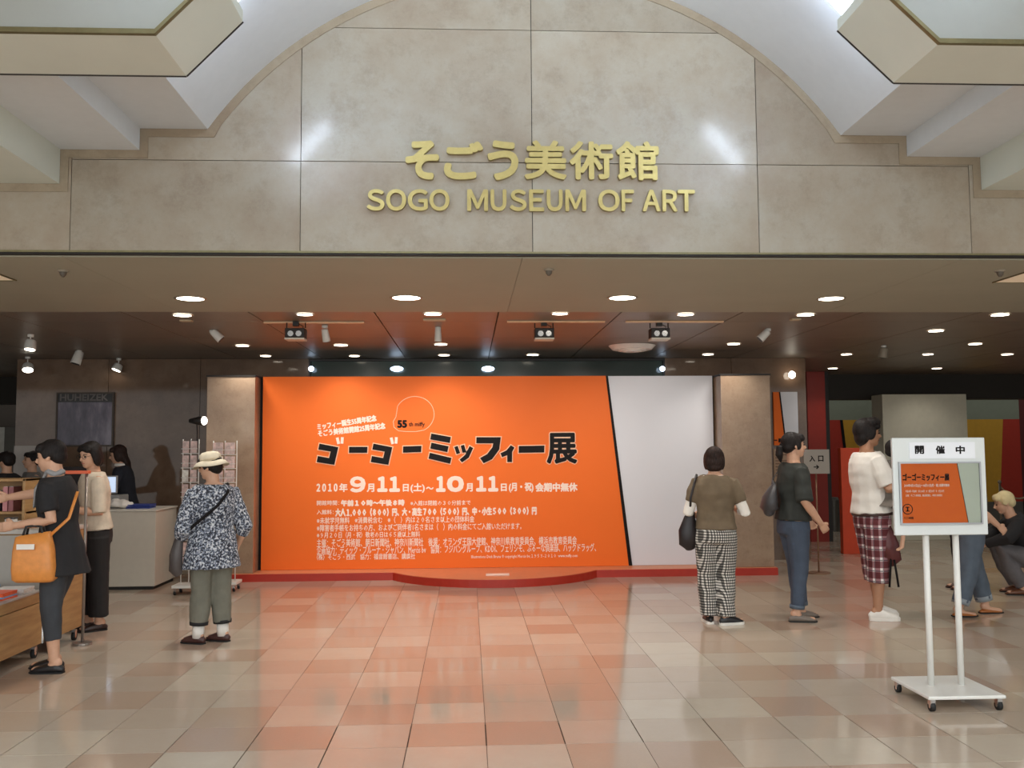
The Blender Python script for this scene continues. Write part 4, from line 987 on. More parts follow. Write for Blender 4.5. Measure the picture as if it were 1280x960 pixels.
b = B(); b.tube([q + Vector((0, 0, -.14)), q + Vector((-.01, 0, -.11)), q + Vector((-.015, 0, 0)), q + Vector((.0, 0, .11)), q + Vector((.02, 0, .17))], [(.05, .03), (.088, .05), (.085, .055), (.05, .035), (.02, .014)], 18, ref=(1, 0, 0), cap='round'); b.obj('bag_body', BL, hb, True)
for dy in (-.02, .03): B().tube([q + Vector((.0, dy, .12)), p5.world((-.205, -.07 + dy, 1.06)), p5.world((-.15, -.03 + dy, 1.262)), p5.world((-.16, .08, 1.17)), p5.world((-.2, .1, 1.0)), q + Vector((.0, .05 + dy, .10))], [(.010, .004)] * 6, 8, ref=(1, 0, 0)).obj('handle', BL, hb, True)

# --- woman with ponytail
w = at_z(995, 775, 0); H = 1.62
p6 = Person('woman with low ponytail in black tee and rolled jeans standing in profile', H, w, deg(-84), lean=.03, head_yaw=deg(-3))
p6.build_body({-1: ((-.05 * H, 0, .49 * H), (-.052 * H, .05, .275 * H), (-.05 * H, .09, .045 * H), (-.15, 1, 0)), 1: ((.05 * H, 0, .49 * H), (.05 * H, .01, .275 * H), (.05 * H, -.03, .045 * H), (.2, 1, 0))},
              {-1: ((-.22, .02, 1.02), (-.17, .18, .86), .5), 1: ((.225, .0, 1.03), (.16, .17, .84), .45)})
p6.trousers(C_DENIM, cuff=.085, pad=.012, flare=.004); p6.cuffs(C_DENIML, .068, .088, .016); p6.top(C_DKGREEN, .51, sleeve=1.0, pad=.022, name='t_shirt', fold=.010, cuff_pad=.03, flare=.03)
p6.shoes(LEATH('grey_snake_leather', (120, 108, 98)), 'flat'); p6.hair(HAIR, 'tail')
q = p6.world((.0, -.21, 1.05)); hb = empty('shoulder_bag', q, 'dark grey shoulder bag behind the back of the woman with the ponytail', 'bag')
DG = LEATH('dark_grey_leather', (66, 64, 66))
b = B(); b.tube([q + Vector((-.01, 0, -.11)), q + Vector((-.01, 0, -.085)), q + Vector((0, 0, 0)), q + Vector((.03, 0, .09)), q + Vector((.04, 0, .12))], [(.05, .05), (.075, .12), (.06, .11), (.025, .07), (.01, .03)], 18, ref=(1, 0, 0), cap='round'); b.obj('bag_body', DG, hb, True)
for dy in (-.05, .05): B().tube([q + Vector((.03, dy, .08)), p6.world((-.12, -.13, 1.2)), p6.world((-.14, -.02, 1.345)), p6.world((-.15, .08, 1.27))], [(.009, .004)] * 4, 8, ref=(0, 1, 0)).obj('handle', DG, hb, True)

# --- man in the white shirt holding a toddler
w = at_z(1094, 773, 0); H = 1.73
p7 = Person('man with tousled dark hair in white t-shirt and plaid knee-length shorts', H, w, deg(-86), lean=-.05, head_yaw=deg(-6), head_pitch=deg(-3), skin=SKIN2)
p7.build_body({-1: ((-.05 * H, 0, .49 * H), (-.055 * H, .04, .275 * H), (-.055 * H, .09, .045 * H), (-.1, 1, 0)), 1: ((.05 * H, 0, .49 * H), (.055 * H, .0, .275 * H), (.05 * H, -.02, .045 * H), (.2, 1, 0))},
              {-1: ((-.22, .04, 1.10), (-.08, .26, 1.08), .6), 1: ((.23, .05, 1.12), (.08, .29, 1.14), .6)})
PLD = NT('maroon_plaid'); v = PLD.coord(); sp_ = PLD.n('ShaderNodeSeparateXYZ'); PLD.l(v, sp_.inputs[0]); ax_ = PLD.math('ADD', sp_.outputs[0], sp_.outputs[1])
def bnd(x, k, th): return PLD.math('GREATER_THAN', PLD.math('FRACT', PLD.math('MULTIPLY', x, k)), th)
f = PLD.math('MULTIPLY', PLD.math('ADD', bnd(ax_, 11, .62), bnd(sp_.outputs[2], 11, .62)), .5)
c_ = PLD.ramp(f, [(0, srgb(92, 34, 38)), (.4, srgb(150, 108, 112)), (.9, srgb(232, 224, 220))], 'CONSTANT')
g_ = PLD.math('MAXIMUM', bnd(ax_, 11.001, .9), bnd(PLD.math('ADD', sp_.outputs[2], .02), 11, .88)); c_ = PLD.mix(PLD.math('MULTIPLY', g_, .7), c_, srgb(38, 30, 48)); PLD.l(c_, PLD.p.inputs['Base Color']); PLD.p.inputs['Roughness'].default_value = .85
p7.trousers(PLD.m, cuff=.185, pad=.022, flare=.02, name='plaid_shorts', waist=.60); p7.top(C_WHITE, .525, sleeve=.85, pad=.034, name='t_shirt', fold=.010, cuff_pad=.035, flare=.03)
B().tube([p7.sp(.518), p7.sp(.530)], [(.104 * H + .024, .079 * H + .024)] * 2, 20, ref=(1, 0, 0)).obj('belt', LEATH('dark_belt', (60, 36, 30)), p7.root, True, local=True)
p7.shoes(C_WHITE, 'sneaker', C_WHITE); p7.hair(HAIR, 'messy')
# toddler
q = p7.world((.13, .15, 0)); Hc = .90
p8 = Person('dark-haired toddler carried against the chest of the man in white t-shirt', Hc, (q.x, q.y - .02, .62), deg(110), head_yaw=deg(-175), vox=.009, build=1.15, hs=1.5)
p8.build_body({-1: ((-.07, 0, .46), (-.12, .10, .40), (-.12, .05, .22), (0, 1, -.3)), 1: ((.07, 0, .46), (.12, .10, .40), (.12, .05, .22), (0, 1, -.3))}, {-1: ((-.13, .03, .58), (-.10, .11, .54), .4), 1: ((.13, .03, .58), (.10, .11, .54), .4)})
p8.top(cloth('grey_child_top', (120, 112, 104)), .40, sleeve=1.0, pad=.012, flare=.1, name='child_top'); p8.trousers(floral('pale_floral_cotton', (206, 196, 178), (120, 112, 96), (232, 226, 214), 70), cuff=.30, pad=.012, name='floral_trousers'); p8.hair(HAIR, 'short')
for sd_ in (-1, 1): B().tube([(sd_ * .12, .05, .225), (sd_ * .12, .06, .19), (sd_ * .12, .12, .185)], [.028, .03, .022], 12, cap='round').obj('sock', C_WHITE, p8.root, True, local=True)
q = at_y(1112, 680, w.y - .15); u = w.y / 1160
hb = empty('shoulder_bag', q, 'maroon bag with dangling black straps hanging in front of the plaid shorts', 'bag')
MR = LEATH('maroon_leather', (88, 36, 36))
b = B(); b.tube([q + Vector((-.02, 0, -.14)), q + Vector((.0, 0, -.12)), q + Vector((.0, 0, 0)), q + Vector((-.03, 0, .16)), q + Vector((-.05, 0, .22))], [(.07, .03), (.10, .05), (.08, .05), (.04, .03), (.015, .012)], 16, ref=(1, 0, 0), cap='round'); b.obj('bag_body', MR, hb, True)
for dx in (-.02, .03): B().tube([q + Vector((dx * .5, -.04, -.12)), q + Vector((dx, -.04, -.22)), q + Vector((dx * 1.6, -.04, -.36))], [(.010, .003)] * 3, 8, ref=(1, 0, 0)).obj('strap', BLACK, hb, True)
B().tube([q + Vector((-.04, 0, .2)), p7.world((.12, .16, 1.05)), p7.world((.12, .10, 1.18))], [(.012, .005)] * 3, 8, ref=(1, 0, 0)).obj('shoulder_strap', MR, hb, True)

# --- walker behind the sign stand
w = at_z(1214, 769, 0); H = 1.52
p9 = Person('person in faded rolled jeans and tan sandals mostly hidden behind the sign stand', H, w, deg(-86), lean=.02)
p9.build_body({-1: ((-.05 * H, 0, .49 * H), (-.055 * H, .10, .28 * H), (-.05 * H, .19, .045 * H), (0, 1, 0)), 1: ((.05 * H, 0, .49 * H), (.05 * H, -.04, .28 * H), (.05 * H, -.16, .05 * H), (.1, 1, 0))},
              {-1: ((-.2, .05, .93), (-.17, .2, .86), .5), 1: ((.2, .0, .93), (.19, .16, .80), .5)})
p9.trousers(C_DENIML, cuff=.085, pad=.020, flare=.012, fold=.009); p9.cuffs(cloth('pale_denim_cuff', (140, 146, 150)), .075, .105, .03); p9.top(cloth('grey_brown_shirt', (92, 84, 76)), .52, sleeve=1.0, pad=.02, name='shirt'); p9.shoes(LEATH('tan_orange_leather', (166, 96, 40)), 'sandal'); p9.hair(HAIR, 'short')
# --- person further back in dark trousers
w = at_z(1206, 736, 0); H = 1.56
p10 = Person('person in dark trousers and brown shoes further behind the sign stand', H, w, deg(80), lean=.14, vox=.011)
p10.build_body(legs_std(H, .05), {-1: hang(p10, -1, H), 1: hang(p10, 1, H)})
p10.trousers(C_DKTR, cuff=.06, pad=.02); p10.top(C_NAVY, .5, sleeve=1.9, name='jacket'); p10.shoes(LEATH('brown_leather', (84, 48, 34)), 'flat'); p10.hair(HAIR, 'short')
# --- crouching person at the right edge
w = at_z(1284, 742, 0); H = 1.6
p11 = Person('crouching person in black jacket and grey jeans at the right edge', H, w, deg(75), lean=.55, head_pitch=deg(-20), pelvis=(0, -.12, .34))
p11.build_body({-1: ((-.08, -.10, .33), (-.14, .27, .45), (-.10, .06, .045 * H), (0, 1, 0)), 1: ((.08, -.10, .33), (.14, .27, .45), (.10, .06, .045 * H), (0, 1, 0))},
               {-1: ((-.24, .22, .58), (-.12, .40, .50), .6), 1: ((.24, .22, .58), (.12, .40, .50), .6)})
p11.trousers(cloth('grey_denim', (98, 94, 96)), cuff=.06, pad=.026); p11.top(C_BLACK, .49, sleeve=1.95, pad=.03, name='jacket'); p11.shoes(LEATH('brown_leather_shoe', (104, 62, 40)), 'flat')
p11.hair(mat('pale_cap_cloth', (214, 196, 150), .8), 'short').name = 'cap'
# --- distant shoppers at the far left
for k, (px, py, lab, yw) in enumerate(((4, 732, 'dark-haired shopper in black at the far left edge beyond the displays', 60), (36, 724, 'dark-haired shopper standing beyond the woman in the black tunic', 130))):
    w = at_z(px, py, 0); H = 1.5
    pp = Person(lab, H, w, deg(yw), vox=.012); pp.build_body(legs_std(H), {-1: hang(pp, -1, H), 1: hang(pp, 1, H)})
    pp.trousers(C_DKTR, cuff=.06); pp.top(C_BLACK if k == 0 else cloth('grey_cardigan', (120, 116, 112)), .5, sleeve=1.9, name='jacket'); pp.shoes(LEATH('plain_black_shoe', (30, 28, 28)), 'flat'); pp.hair(HAIR, 'short')

# ---------------------------------------------------------------- sign stand
def caster(b_parent, x, y, r=.028, z0=0):
    e = B().box(x - .014, x + .014, y - .018, y + .018, z0 + r * 1.3, z0 + r * 2 + .012).obj('caster', CHROME, b_parent)
    B().tube([(x - .011, y, z0 + r), (x + .011, y, z0 + r)], r, 16).obj('wheel', RUBBER, e, True)
    B().tube([(x - .013, y, z0 + r), (x + .013, y, z0 + r)], r * .4, 10).obj('hub', CHROME, e)
sf = at_z(1160, 880, 0); ys = sf.y
s0 = at_z(1161, 874, .075); s1 = at_z(1247, 867, .075); s2 = at_z(1119, 848, .075)
st_ = empty('sign_stand', ((s0.x + s1.x) / 2, (s0.y + s2.y) / 2, 0), 'white double-post sign stand on casters with a framed orange poster', 'sign')
xa_, xb_, ya_, yb_ = s0.x, s1.x, s0.y, s2.y
B().box(xa_, xb_, ya_, yb_, .068, .088).obj('base_plate', WMETAL, st_, bevel=.006)
for x in (xa_ + .03, xb_ - .03):
    for y in (ya_ + .03, yb_ - .03): caster(st_, x, y)
ym = (ya_ + yb_) / 2 + .02
bo = rect(1113.5, 547.5, 1234, 668, ym - .03)
for px in (1160, 1197.5):
    x = at_y(px, 750, ym).x; B().tube([(x, ym, .088), (x, ym, bo[2] + .05)], .0185, 16).obj('post', WMETAL, st_, True)
B().box(bo[0], bo[1], ym - .045, ym - .02, bo[2], bo[3]).obj('board', mat('white_sign_board', (214, 218, 216), .35, var=.02), st_, bevel=.006)
YS2 = ym - .046
def sr(*bx): return rect(*bx, YS2)
r = sr(1136, 553, 1219, 573); B().box(r[0], r[1], YS2 - .003, YS2, r[2], r[3]).obj('header_strip', mat('header_plate', (232, 234, 238), .2, var=.01), st_)
for ch, bx in (('開', (1143, 557, 1155, 567.5)), ('催', (1169, 557, 1181, 567.5)), ('中', (1194, 557, 1206, 567.5))): text_b(ch, sr(*bx), YS2 - .0032, bold=.0025, n=6).obj('header_letter', BLACK, st_)
r = sr(1122.5, 577.5, 1228, 655); g = .010
fr = mat('silver_frame', (170, 170, 172), .3, .8, var=.03)
fo = B().box(r[0], r[1], YS2 - .012, YS2, r[3] - g, r[3]).box(r[0], r[1], YS2 - .012, YS2, r[2], r[2] + g).box(r[0], r[0] + g, YS2 - .012, YS2, r[2] + g, r[3] - g).box(r[1] - g, r[1], YS2 - .012, YS2, r[2] + g, r[3] - g).obj('frame', fr, st_)
r = (r[0] + g, r[1] - g, r[2] + g, r[3] - g)
ww = r[1] - r[0]; xd0 = r[0] + ww * .72; xd1 = r[0] + ww * .835
po = B().prism_y([(r[0], r[2]), (xd1, r[2]), (xd0, r[3]), (r[0], r[3])], YS2 - .004, YS2 - .001).obj('poster', ORANGE, st_)
B().prism_y([(xd1 + .004, r[2]), (r[1], r[2]), (r[1], r[3]), (xd0 + .004, r[3])], YS2 - .004, YS2 - .001).obj('white_part', mat('pale_green_white', (206, 216, 196), .4, var=.01), po)
B().prism_y([(xd1, r[2]), (xd1 + .004, r[2]), (xd0 + .004, r[3]), (xd0, r[3])], YS2 - .0045, YS2 - .001).obj('black_edge_line', BLACK, po)
YZ = YS2 - .0046
def PT(body, bx, m, **kw):
    o = text_b(body, rect(*bx, YZ), YZ, **kw).obj('poster_text', m, po); o['kind'] = 'stuff'; return o
PT('ゴーゴーミッフィー展', (1128, 592, 1187, 601), BLACK, bold=.002, n=6, res=2); PT('2010年9月11日(土)〜10月11日(月・祝) 会期中無休', (1130, 605, 1187, 609), WINK, bold=.0006, n=4, res=1)
PT('午前10時〜午後8時　大人1,000円　大・高生700円　中・小生500円', (1132, 612.5, 1180, 615.5), WINK, bold=.0003, n=3, res=1)
PT('主催：そごう美術館、朝日新聞社、神奈川新聞社', (1132, 618, 1178, 620.5), WINK, bold=.0003, n=3, res=1)
PT('そごう美術館', (1130, 646, 1142, 649), BLACK, bold=.0004, n=4, res=1)
c0 = at_y(1134.5, 636.5, YZ); B().tube([(c0.x + .029 * math.cos(a), YZ - .001, c0.z + .029 * math.sin(a)) for a in [2 * PI * k / 24 for k in range(25)]], .0026, 6).obj('roundel', BLACK, po)
zz = [(-.012, .014, .012, .009), (-.012, -.009, .012, -.014)]
bz = B()
for x0_, z0_, x1_, z1_ in zz: bz.box(c0.x + x0_, c0.x + x1_, YZ - .001, YZ, c0.z + z0_, c0.z + z1_)
bz.prism_y([(c0.x - .004, c0.z - .01), (c0.x + .004, c0.z - .01), (c0.x + .004, c0.z + .01), (c0.x - .004, c0.z + .01)], YZ - .001, YZ); bz.obj('roundel_mark', BLACK, po)
B().box(r[0], r[1], YS2 - .0075, YS2 - .0065, r[2], r[3]).obj('clear_cover', (lambda t: (t.p.inputs['Transmission Weight'].__setattr__('default_value', 1), t.p.inputs['Roughness'].__setattr__('default_value', .02), t.p.inputs['IOR'].__setattr__('default_value', 1.12), t.m)[-1])(NT('clear_acrylic')), st_)

# ---------------------------------------------------------------- right-hand posters, entrance sign
YW = YB - .002
r = rect(966.5, 490, 998.5, 556.5, YW - .03)
e = empty('wall_poster', ((r[0] + r[1]) / 2, YW - .03, r[2]), 'orange and white poster board on the marble right of the billboard', 'poster')
a1, a2 = at_y(973.5, 490, YW - .03).x, at_y(981.5, 556, YW - .03).x
B().prism_y([(r[0], r[2]), (a2, r[2]), (a1, r[3]), (r[0], r[3])], YW - .03, YW - .005).obj('orange_part', ORANGE, e)
B().prism_y([(a2 + .02, r[2]), (r[1], r[2]), (r[1], r[3]), (a1 + .02, r[3])], YW - .03, YW - .005).obj('white_part', WBOARD, e)
B().prism_y([(a2, r[2]), (a2 + .02, r[2]), (a1 + .02, r[3]), (a1, r[3])], YW - .031, YW - .005).obj('black_edge_line', BLACK, e)
q = rect(973, 555, 977, 559, YW - .03); q = rect(973, 548, 977.5, 553, YW - .032); B().box(q[0], q[1], YW - .032, YW - .03, q[2], q[3]).obj('black_square', BLACK, e)
q = rect(967.5, 549.5, 971.5, 551, YW - .032); B().box(q[0], q[1], YW - .032, YW - .03, q[2], q[3]).obj('text_line', BLACK, e)
r = rect(967, 561, 986, 602, YW - .02)
e = empty('notice_board', ((r[0] + r[1]) / 2, YW, r[2]), 'small brown notice with faint lines of print below the poster', 'notice')
B().box(r[0], r[1], YW - .02, YW, r[2], r[3]).obj('board', mat('tan_notice', (176, 146, 120), .5, var=.03), e)
lb = B()
for k in range(9):
    z = r[3] - .04 - k * .04; lb.box(r[0] + .02, r[1] - .02 - (.05 if k % 3 == 2 else 0), YW - .0215, YW - .02, z - .006, z + .006)
lb.obj('print_lines', mat('brown_ink', (120, 90, 72), .6, var=0), e)['kind'] = 'stuff'
# entrance sign on a thin post
ye = at_z(1024, 717, 0).y; r = rect(1004.5, 562, 1037, 592, ye); xm = at_y(1022, 640, ye).x
e = empty('entrance_sign', (xm, ye, 0), 'grey entrance sign on a thin post beside the red pier', 'sign')
B().box(r[0], r[1], ye - .01, ye + .01, r[2], r[3]).obj('panel', mat('grey_sign_plate', (168, 160, 150), .4, var=.02), e, bevel=.003)
B().tube([(xm, ye + .015, .012), (xm, ye + .015, r[2] + .05)], .010, 10).obj('post', mat('brown_metal', (150, 116, 92), .4, .5), e, True)
B().cyl((xm, ye + .015), .13, 0, .014, 28).obj('base', mat('brown_metal', (150, 116, 92), .4, .5), e, bevel=.003)
for ch, bx in (('入', (1011.5, 569.5, 1019, 577)), ('口', (1022.5, 569.5, 1029.5, 577)), ('→', (1017, 581, 1024, 586.5))): text_b(ch, rect(*bx, ye - .011), ye - .0112, bold=.003, n=6).obj('letter', BLACK, e)
# barrier posts and rope
bp = []
GOLD = mat('dull_steel', (150, 138, 120), .35, .8)
for k, (px, py) in enumerate(((1252.5, 672), (1300, 668))):
    w_ = at_z(px, py, 0); e = empty('barrier_post', w_, ('slim metal barrier post before the mustard wall', 'metal barrier post at the right frame edge')[k], 'barrier post')
    B().cyl((w_.x, w_.y), .16, 0, .02, 24).obj('base', GOLD, e, bevel=.004); B().tube([w_ + Vector((0, 0, .02)), w_ + Vector((0, 0, .88))], .018, 12).obj('pole', GOLD, e, True); B().ell(w_ + Vector((0, 0, .9)), (.03, .03, .03)).obj('finial', GOLD, e, True); bp.append(w_)
o = B().tube([lerp(bp[0], bp[1], t_) + Vector((0, 0, .84 - .9 * t_ * (1 - t_))) for t_ in [.03 + .94 * k / 14 for k in range(15)]], .014, 8).obj('barrier_rope', mat('pale_rope', (176, 150, 120), .8), smooth=True); tag(o, 'pale sagging barrier rope between the two metal posts', 'rope')
w_ = at_z(1042, 664, 0); o = B().tube([w_, w_ + Vector((0, 0, .55)), w_ + Vector((0, 0, .6))], [.10, .11, .09], 20).obj('litter_bin', mat('grey_bin', (92, 88, 82), .4, .3), bevel=.004); tag(o, 'small grey bin at the foot of the red pier', 'bin')

# ---------------------------------------------------------------- white counter
w0 = at_z(193, 737, 0); w1 = at_z(218, 727, 0); xc = w0.x; yc = w0.y; yc1 = yc + .72; xl0 = xc - 1.05; zc = at_y(193, 637, yc).z
e = empty('counter', (xc - .5, yc, 0), 'white sales counter with brown base in front of the marble wall', 'counter')
B().box(xl0, xc, yc, yc1, .035, zc - .02).obj('body', WLAM, e, bevel=.004); B().box(xl0 - .01, xc + .01, yc - .01, yc1 + .01, zc - .018, zc).obj('countertop', mat('counter_top', (214, 208, 196), .3, var=.02), e, bevel=.003)
B().box(xl0 + .02, xc - .02, yc + .02, yc1 - .02, 0, .034).obj('plinth', STEELD, e)
B().box(xc - .5 - .002, xc - .5 + .002, yc - .0015, yc + .002, .04, zc - .02).obj('seam', GAP, e)
q = at_y(176, 632, yc + .3); e = empty('tray', (q.x, yc + .3, zc), 'stack of blue trays on the counter', 'tray')
BLUE = mat('blue_plastic', (44, 62, 140), .35, var=.05)
for k in range(3): B().box(q.x - .13, q.x + .13, yc + .2, yc + .42, zc + k * .016, zc + k * .016 + .012).obj('tray_layer', BLUE, e, bevel=.004)
b = B(); q = at_y(152, 630, yc + .25); b.ell((q.x, yc + .25, zc + .045), (.13, .09, .05)).ell((q.x + .03, yc + .22, zc + .075), (.07, .05, .035)).ell((q.x - .06, yc + .26, zc + .07), (.05, .05, .04))
b.v = [Vector((v.x, v.y, max(v.z, zc + .012))) for v in b.v]
tag(b.obj('carrier_bag', C_WHITE, remesh=.008, fold=.02), 'crumpled white carrier bag on the counter beside the blue trays', 'bag')
q = at_y(128, 622, yc + .3); e = empty('cash_register', (q.x, yc + .4, zc), 'pale cash register with a lit blue-white screen on the counter', 'register')
B().box(q.x - .16, q.x + .16, yc + .36, yc + .66, zc, zc + .14).obj('body', mat('register_grey', (150, 148, 146), .5), e, bevel=.01); B().box(q.x - .12, q.x + .12, yc + .4, yc + .43, zc + .16, zc + .36).obj('screen_case', mat('register_grey', (150, 148, 146)), e, bevel=.006)
B().box(q.x - .105, q.x + .105, yc + .395, yc + .4, zc + .175, zc + .345).obj('screen', mat('lit_screen', (200, 215, 235), .3, var=0, emit=(190, 210, 240), estr=.8), e)
B().box(q.x - .02, q.x + .02, yc + .41, yc + .43, zc + .13, zc + .17).obj('neck', STEELD, e)

# dark framed poster on the marble wall
YQ = YB - .002; r = rect(70.5, 490.5, 141, 556, YQ - .04); q = rect(70.5, 490.5, 141, 502.5, YQ - .04)
e = empty('framed_poster', ((r[0] + r[1]) / 2, YQ, r[2]), 'dark framed misty grey-violet poster with a black lettered header', 'poster')
g = .02
B().box(r[0], r[1], YQ - .04, YQ, r[3] - g, r[3]).box(r[0], r[0] + g, YQ - .04, YQ, r[2], r[3] - g).box(r[1] - g, r[1], YQ - .04, YQ, r[2], r[3] - g).box(r[0], r[1], YQ - .04, YQ, r[2] - g, r[2]).obj('frame', mat('bronze_frame', (70, 60, 52), .4, .5), e)
t = NT('misty_print'); v = t.coord(scale=(1, 1, .35)); n_ = t.noise(v, 5, 5, .6); t.l(t.ramp(n_, [(.3, srgb(52, 46, 58)), (.5, srgb(92, 84, 98)), (.7, srgb(138, 130, 142))]), t.p.inputs['Base Color']); t.p.inputs['Roughness'].default_value = .25
B().box(r[0] + g, r[1] - g, YQ - .03, YQ - .01, r[2], q[2]).obj('print', t.m, e)
B().box(r[0] + g, r[1] - g, YQ - .032, YQ - .01, q[2], r[3] - g).obj('header', mat('black_header', (26, 22, 22), .3, var=0), e)
text_b('HUHEIZEK', rect(75, 492.5, 135, 501, YQ - .033), YQ - .0335, bold=.004, n=6, res=2).obj('header_lettering', mat('grey_ink', (104, 98, 96), .6, var=0), e)
r = rect(68, 560, 120, 600, YQ - .05); o = B().box(r[0], r[1], YQ - .3, YQ - .02, 0.9, 1.3).obj('storage_box', mat('dark_shelf_unit', (52, 44, 44), .5)); tag(o, 'dark shelf unit below the framed poster', 'shelf'); o.location.z = 0
o.scale.z = (1.3) / .4
# white panel left
r = rect(18, 545, 56, 590, YB - .6); o = B().box(r[0], r[1], YB - .6, YB - .56, 0, r[3] - .12).obj('partition_screen', mat('grey_white_panel', (168, 160, 154), .5)); tag(o, 'grey-white display panel behind the shoppers at left', 'panel')

# ---------------------------------------------------------------- postcard racks
def rack(px0, px1, ytop, yfoot, label, seed):
    w_ = at_z((px0 + px1) / 2, yfoot, 0); Y = w_.y; rr = rect(px0, ytop, px1, yfoot - 22, Y)
    e = empty('postcard_rack', (w_.x, Y, 0), label, 'rack'); R2 = random.Random(seed)
    for x in (rr[0], (rr[0] + rr[1]) / 2, rr[1]): B().tube([(x, Y + .03, .10), (x, Y + .03, rr[3])], .006, 8).obj('upright', WMETAL, e, True)
    B().box(rr[0] - .05, rr[1] + .05, Y - .12, Y + .14, .07, .10).obj('base', WMETAL, e, bevel=.005)
    for x in (rr[0] - .02, rr[1] + .02):
        for y in (Y - .09, Y + .11): caster(e, x, y, .024)
    n = 9; hh = (rr[3] - .25) / n; cw = (rr[1] - rr[0]) / 2
    for k in range(n):
        z = .25 + k * hh
        B().tube([(rr[0], Y - .03, z), (rr[1], Y - .03, z)], .004, 6).tube([(rr[0], Y - .03, z + .05), (rr[1], Y - .03, z + .05)], .003, 6).tube([(rr[0], Y - .03, z), (rr[0], Y + .03, z)], .003, 6).tube([(rr[1], Y - .03, z), (rr[1], Y + .03, z)], .003, 6).obj('wire_shelf', WMETAL, e)
        for c_ in range(2):
            m = mat('postcard_%d' % (R2.randrange(5)), [(236, 170, 158), (240, 224, 216), (222, 150, 146), (246, 240, 234), (214, 186, 180)][R2.randrange(5)], .4, var=.35, vscale=25)
            x0_ = rr[0] + c_ * cw + .01
            B().box(x0_, x0_ + cw - .02, Y - .022, Y - .012, z + .006, z + hh - .02).obj('postcard', m, e)
    return rr, Y
rr, Yr = rack(228, 245, 549, 742, 'white wire postcard rack standing left of the woman in the sun hat', 3)
rack(266, 293, 551, 738, 'white wire postcard rack behind the woman in the sun hat', 5)
p = at_y(251, 526, Yr); e = empty('clip_lamp', p, 'black clip-on lamp lit above the postcard rack', 'lamp')
B().tube([p + Vector((-.12, 0, 0)), p + Vector((-.02, 0, 0)), p + Vector((.03, 0, 0))], [.02, .045, .05], 16, cap=True).obj('shade', STEELD, e, True)
B().ell(p + Vector((.035, -.01, 0)), (.035, .045, .045)).obj('bulb', LAMP, e, True); B().tube([p + Vector((-.04, .0, -.02)), p + Vector((-.04, .02, -.12)), Vector((rr[1] - .02, Yr + .03, rr[3] - .02))], .008, 8).obj('arm', STEELD, e)
l = bpy.data.lights.new('clip_lamp', 'SPOT'); l.energy = 12; l.color = (1, .93, .84); l.spot_size = deg(110); l.spot_blend = .8; l.shadow_soft_size = .12
lo = bpy.data.objects.new('clip_lamp_light', l); lo.location = p + Vector((.03, .12, -.02)); lo.rotation_euler = Vector((-1.4, 1.0, -.9)).to_track_quat('-Z', 'Y').to_euler(); COL.objects.link(lo)

# ---------------------------------------------------------------- shop displays at the left
cA = at_z(43, 823, 0); zt_ = at_y(43, 738, cA.y).z
x1_ = cA.x + .03; x0_ = x1_ - 1.2; y1_ = cA.y + .05; y0_ = y1_ - 1.5
e = empty('display_table', ((x0_ + x1_) / 2, (y0_ + y1_) / 2, 0), 'low oak display table on casters piled with brochures', 'table')
B().box(x0_, x1_, y0_, y1_, .10, zt_ - .09).obj('lower_panel', WOOD, e, bevel=.004); B().box(x0_, x1_, y0_, y1_, zt_ - .085, zt_ - .01).obj('drawer_band', WOOD, e, bevel=.004)
B().box(x0_ - .005, x1_ + .005, y0_, y1_ + .005, zt_ - .012, zt_).obj('tabletop', mat('grey_table_top', (176, 170, 164), .35), e, bevel=.002)
B().tube([(x1_ - .0, y1_ - .0, .10), (x1_ - .0, y1_ - .0, zt_)], .012, 8).obj('corner_post', CHROME, e)
for x in (x0_ + .06, x1_ - .04):
    for y in (y0_ + .08, y1_ - .04): caster(e, x, y, .036)
BKC = [((232, 92, 50), 'orange'), ((226, 222, 220), 'white'), ((120, 156, 196), 'pale blue'), ((214, 206, 200), 'cream'), ((196, 60, 40), 'red'), ((150, 150, 156), 'grey')]
zz_ = zt_ + .0005
spots = [(x1_ - .14, y1_ - .16, 1), (x1_ - .14, y1_ - .43, 0), (x1_ - .12, y1_ - .72, 1), (x1_ - .40, y1_ - .14, 2), (x1_ - .42, y1_ - .42, 5), (x1_ - .42, y1_ - .72, 3), (x1_ - .13, y1_ - 1.0, 4)]
wher = ['nearest the far right corner of the low table', 'in the middle of the right edge of the low table', 'towards the near end of the low table', 'at the far edge of the low table', 'in the centre of the low table', 'near the left part of the low table', 'at the near right corner of the low table']
for k, (x, y, ci) in enumerate(spots):
    e = empty('brochure_stack', (x, y, zz_), '%s-covered brochure stack %s' % (BKC[ci][1], wher[k]), 'brochures', group='brochures on the low table')
    for q in range(3 + k % 2):
        a = rnd.uniform(-.1, .1); b = B().box(-.105, .105, -.10, .10, q * .012, q * .012 + .011); b.xf(Matrix.Translation((x, y, zz_)) @ Matrix.Rotation(a, 4, 'Z'))
        b.obj('brochure', mat('cover_' + BKC[(ci + q * 2) % 6][1].replace(' ', '_'), BKC[(ci + q * 2) % 6][0], .35, var=.15, vscale=30) if q < 2 else mat('cover_' + BKC[ci][1].replace(' ', '_'), BKC[ci][0], .35, var=.15, vscale=30), e)
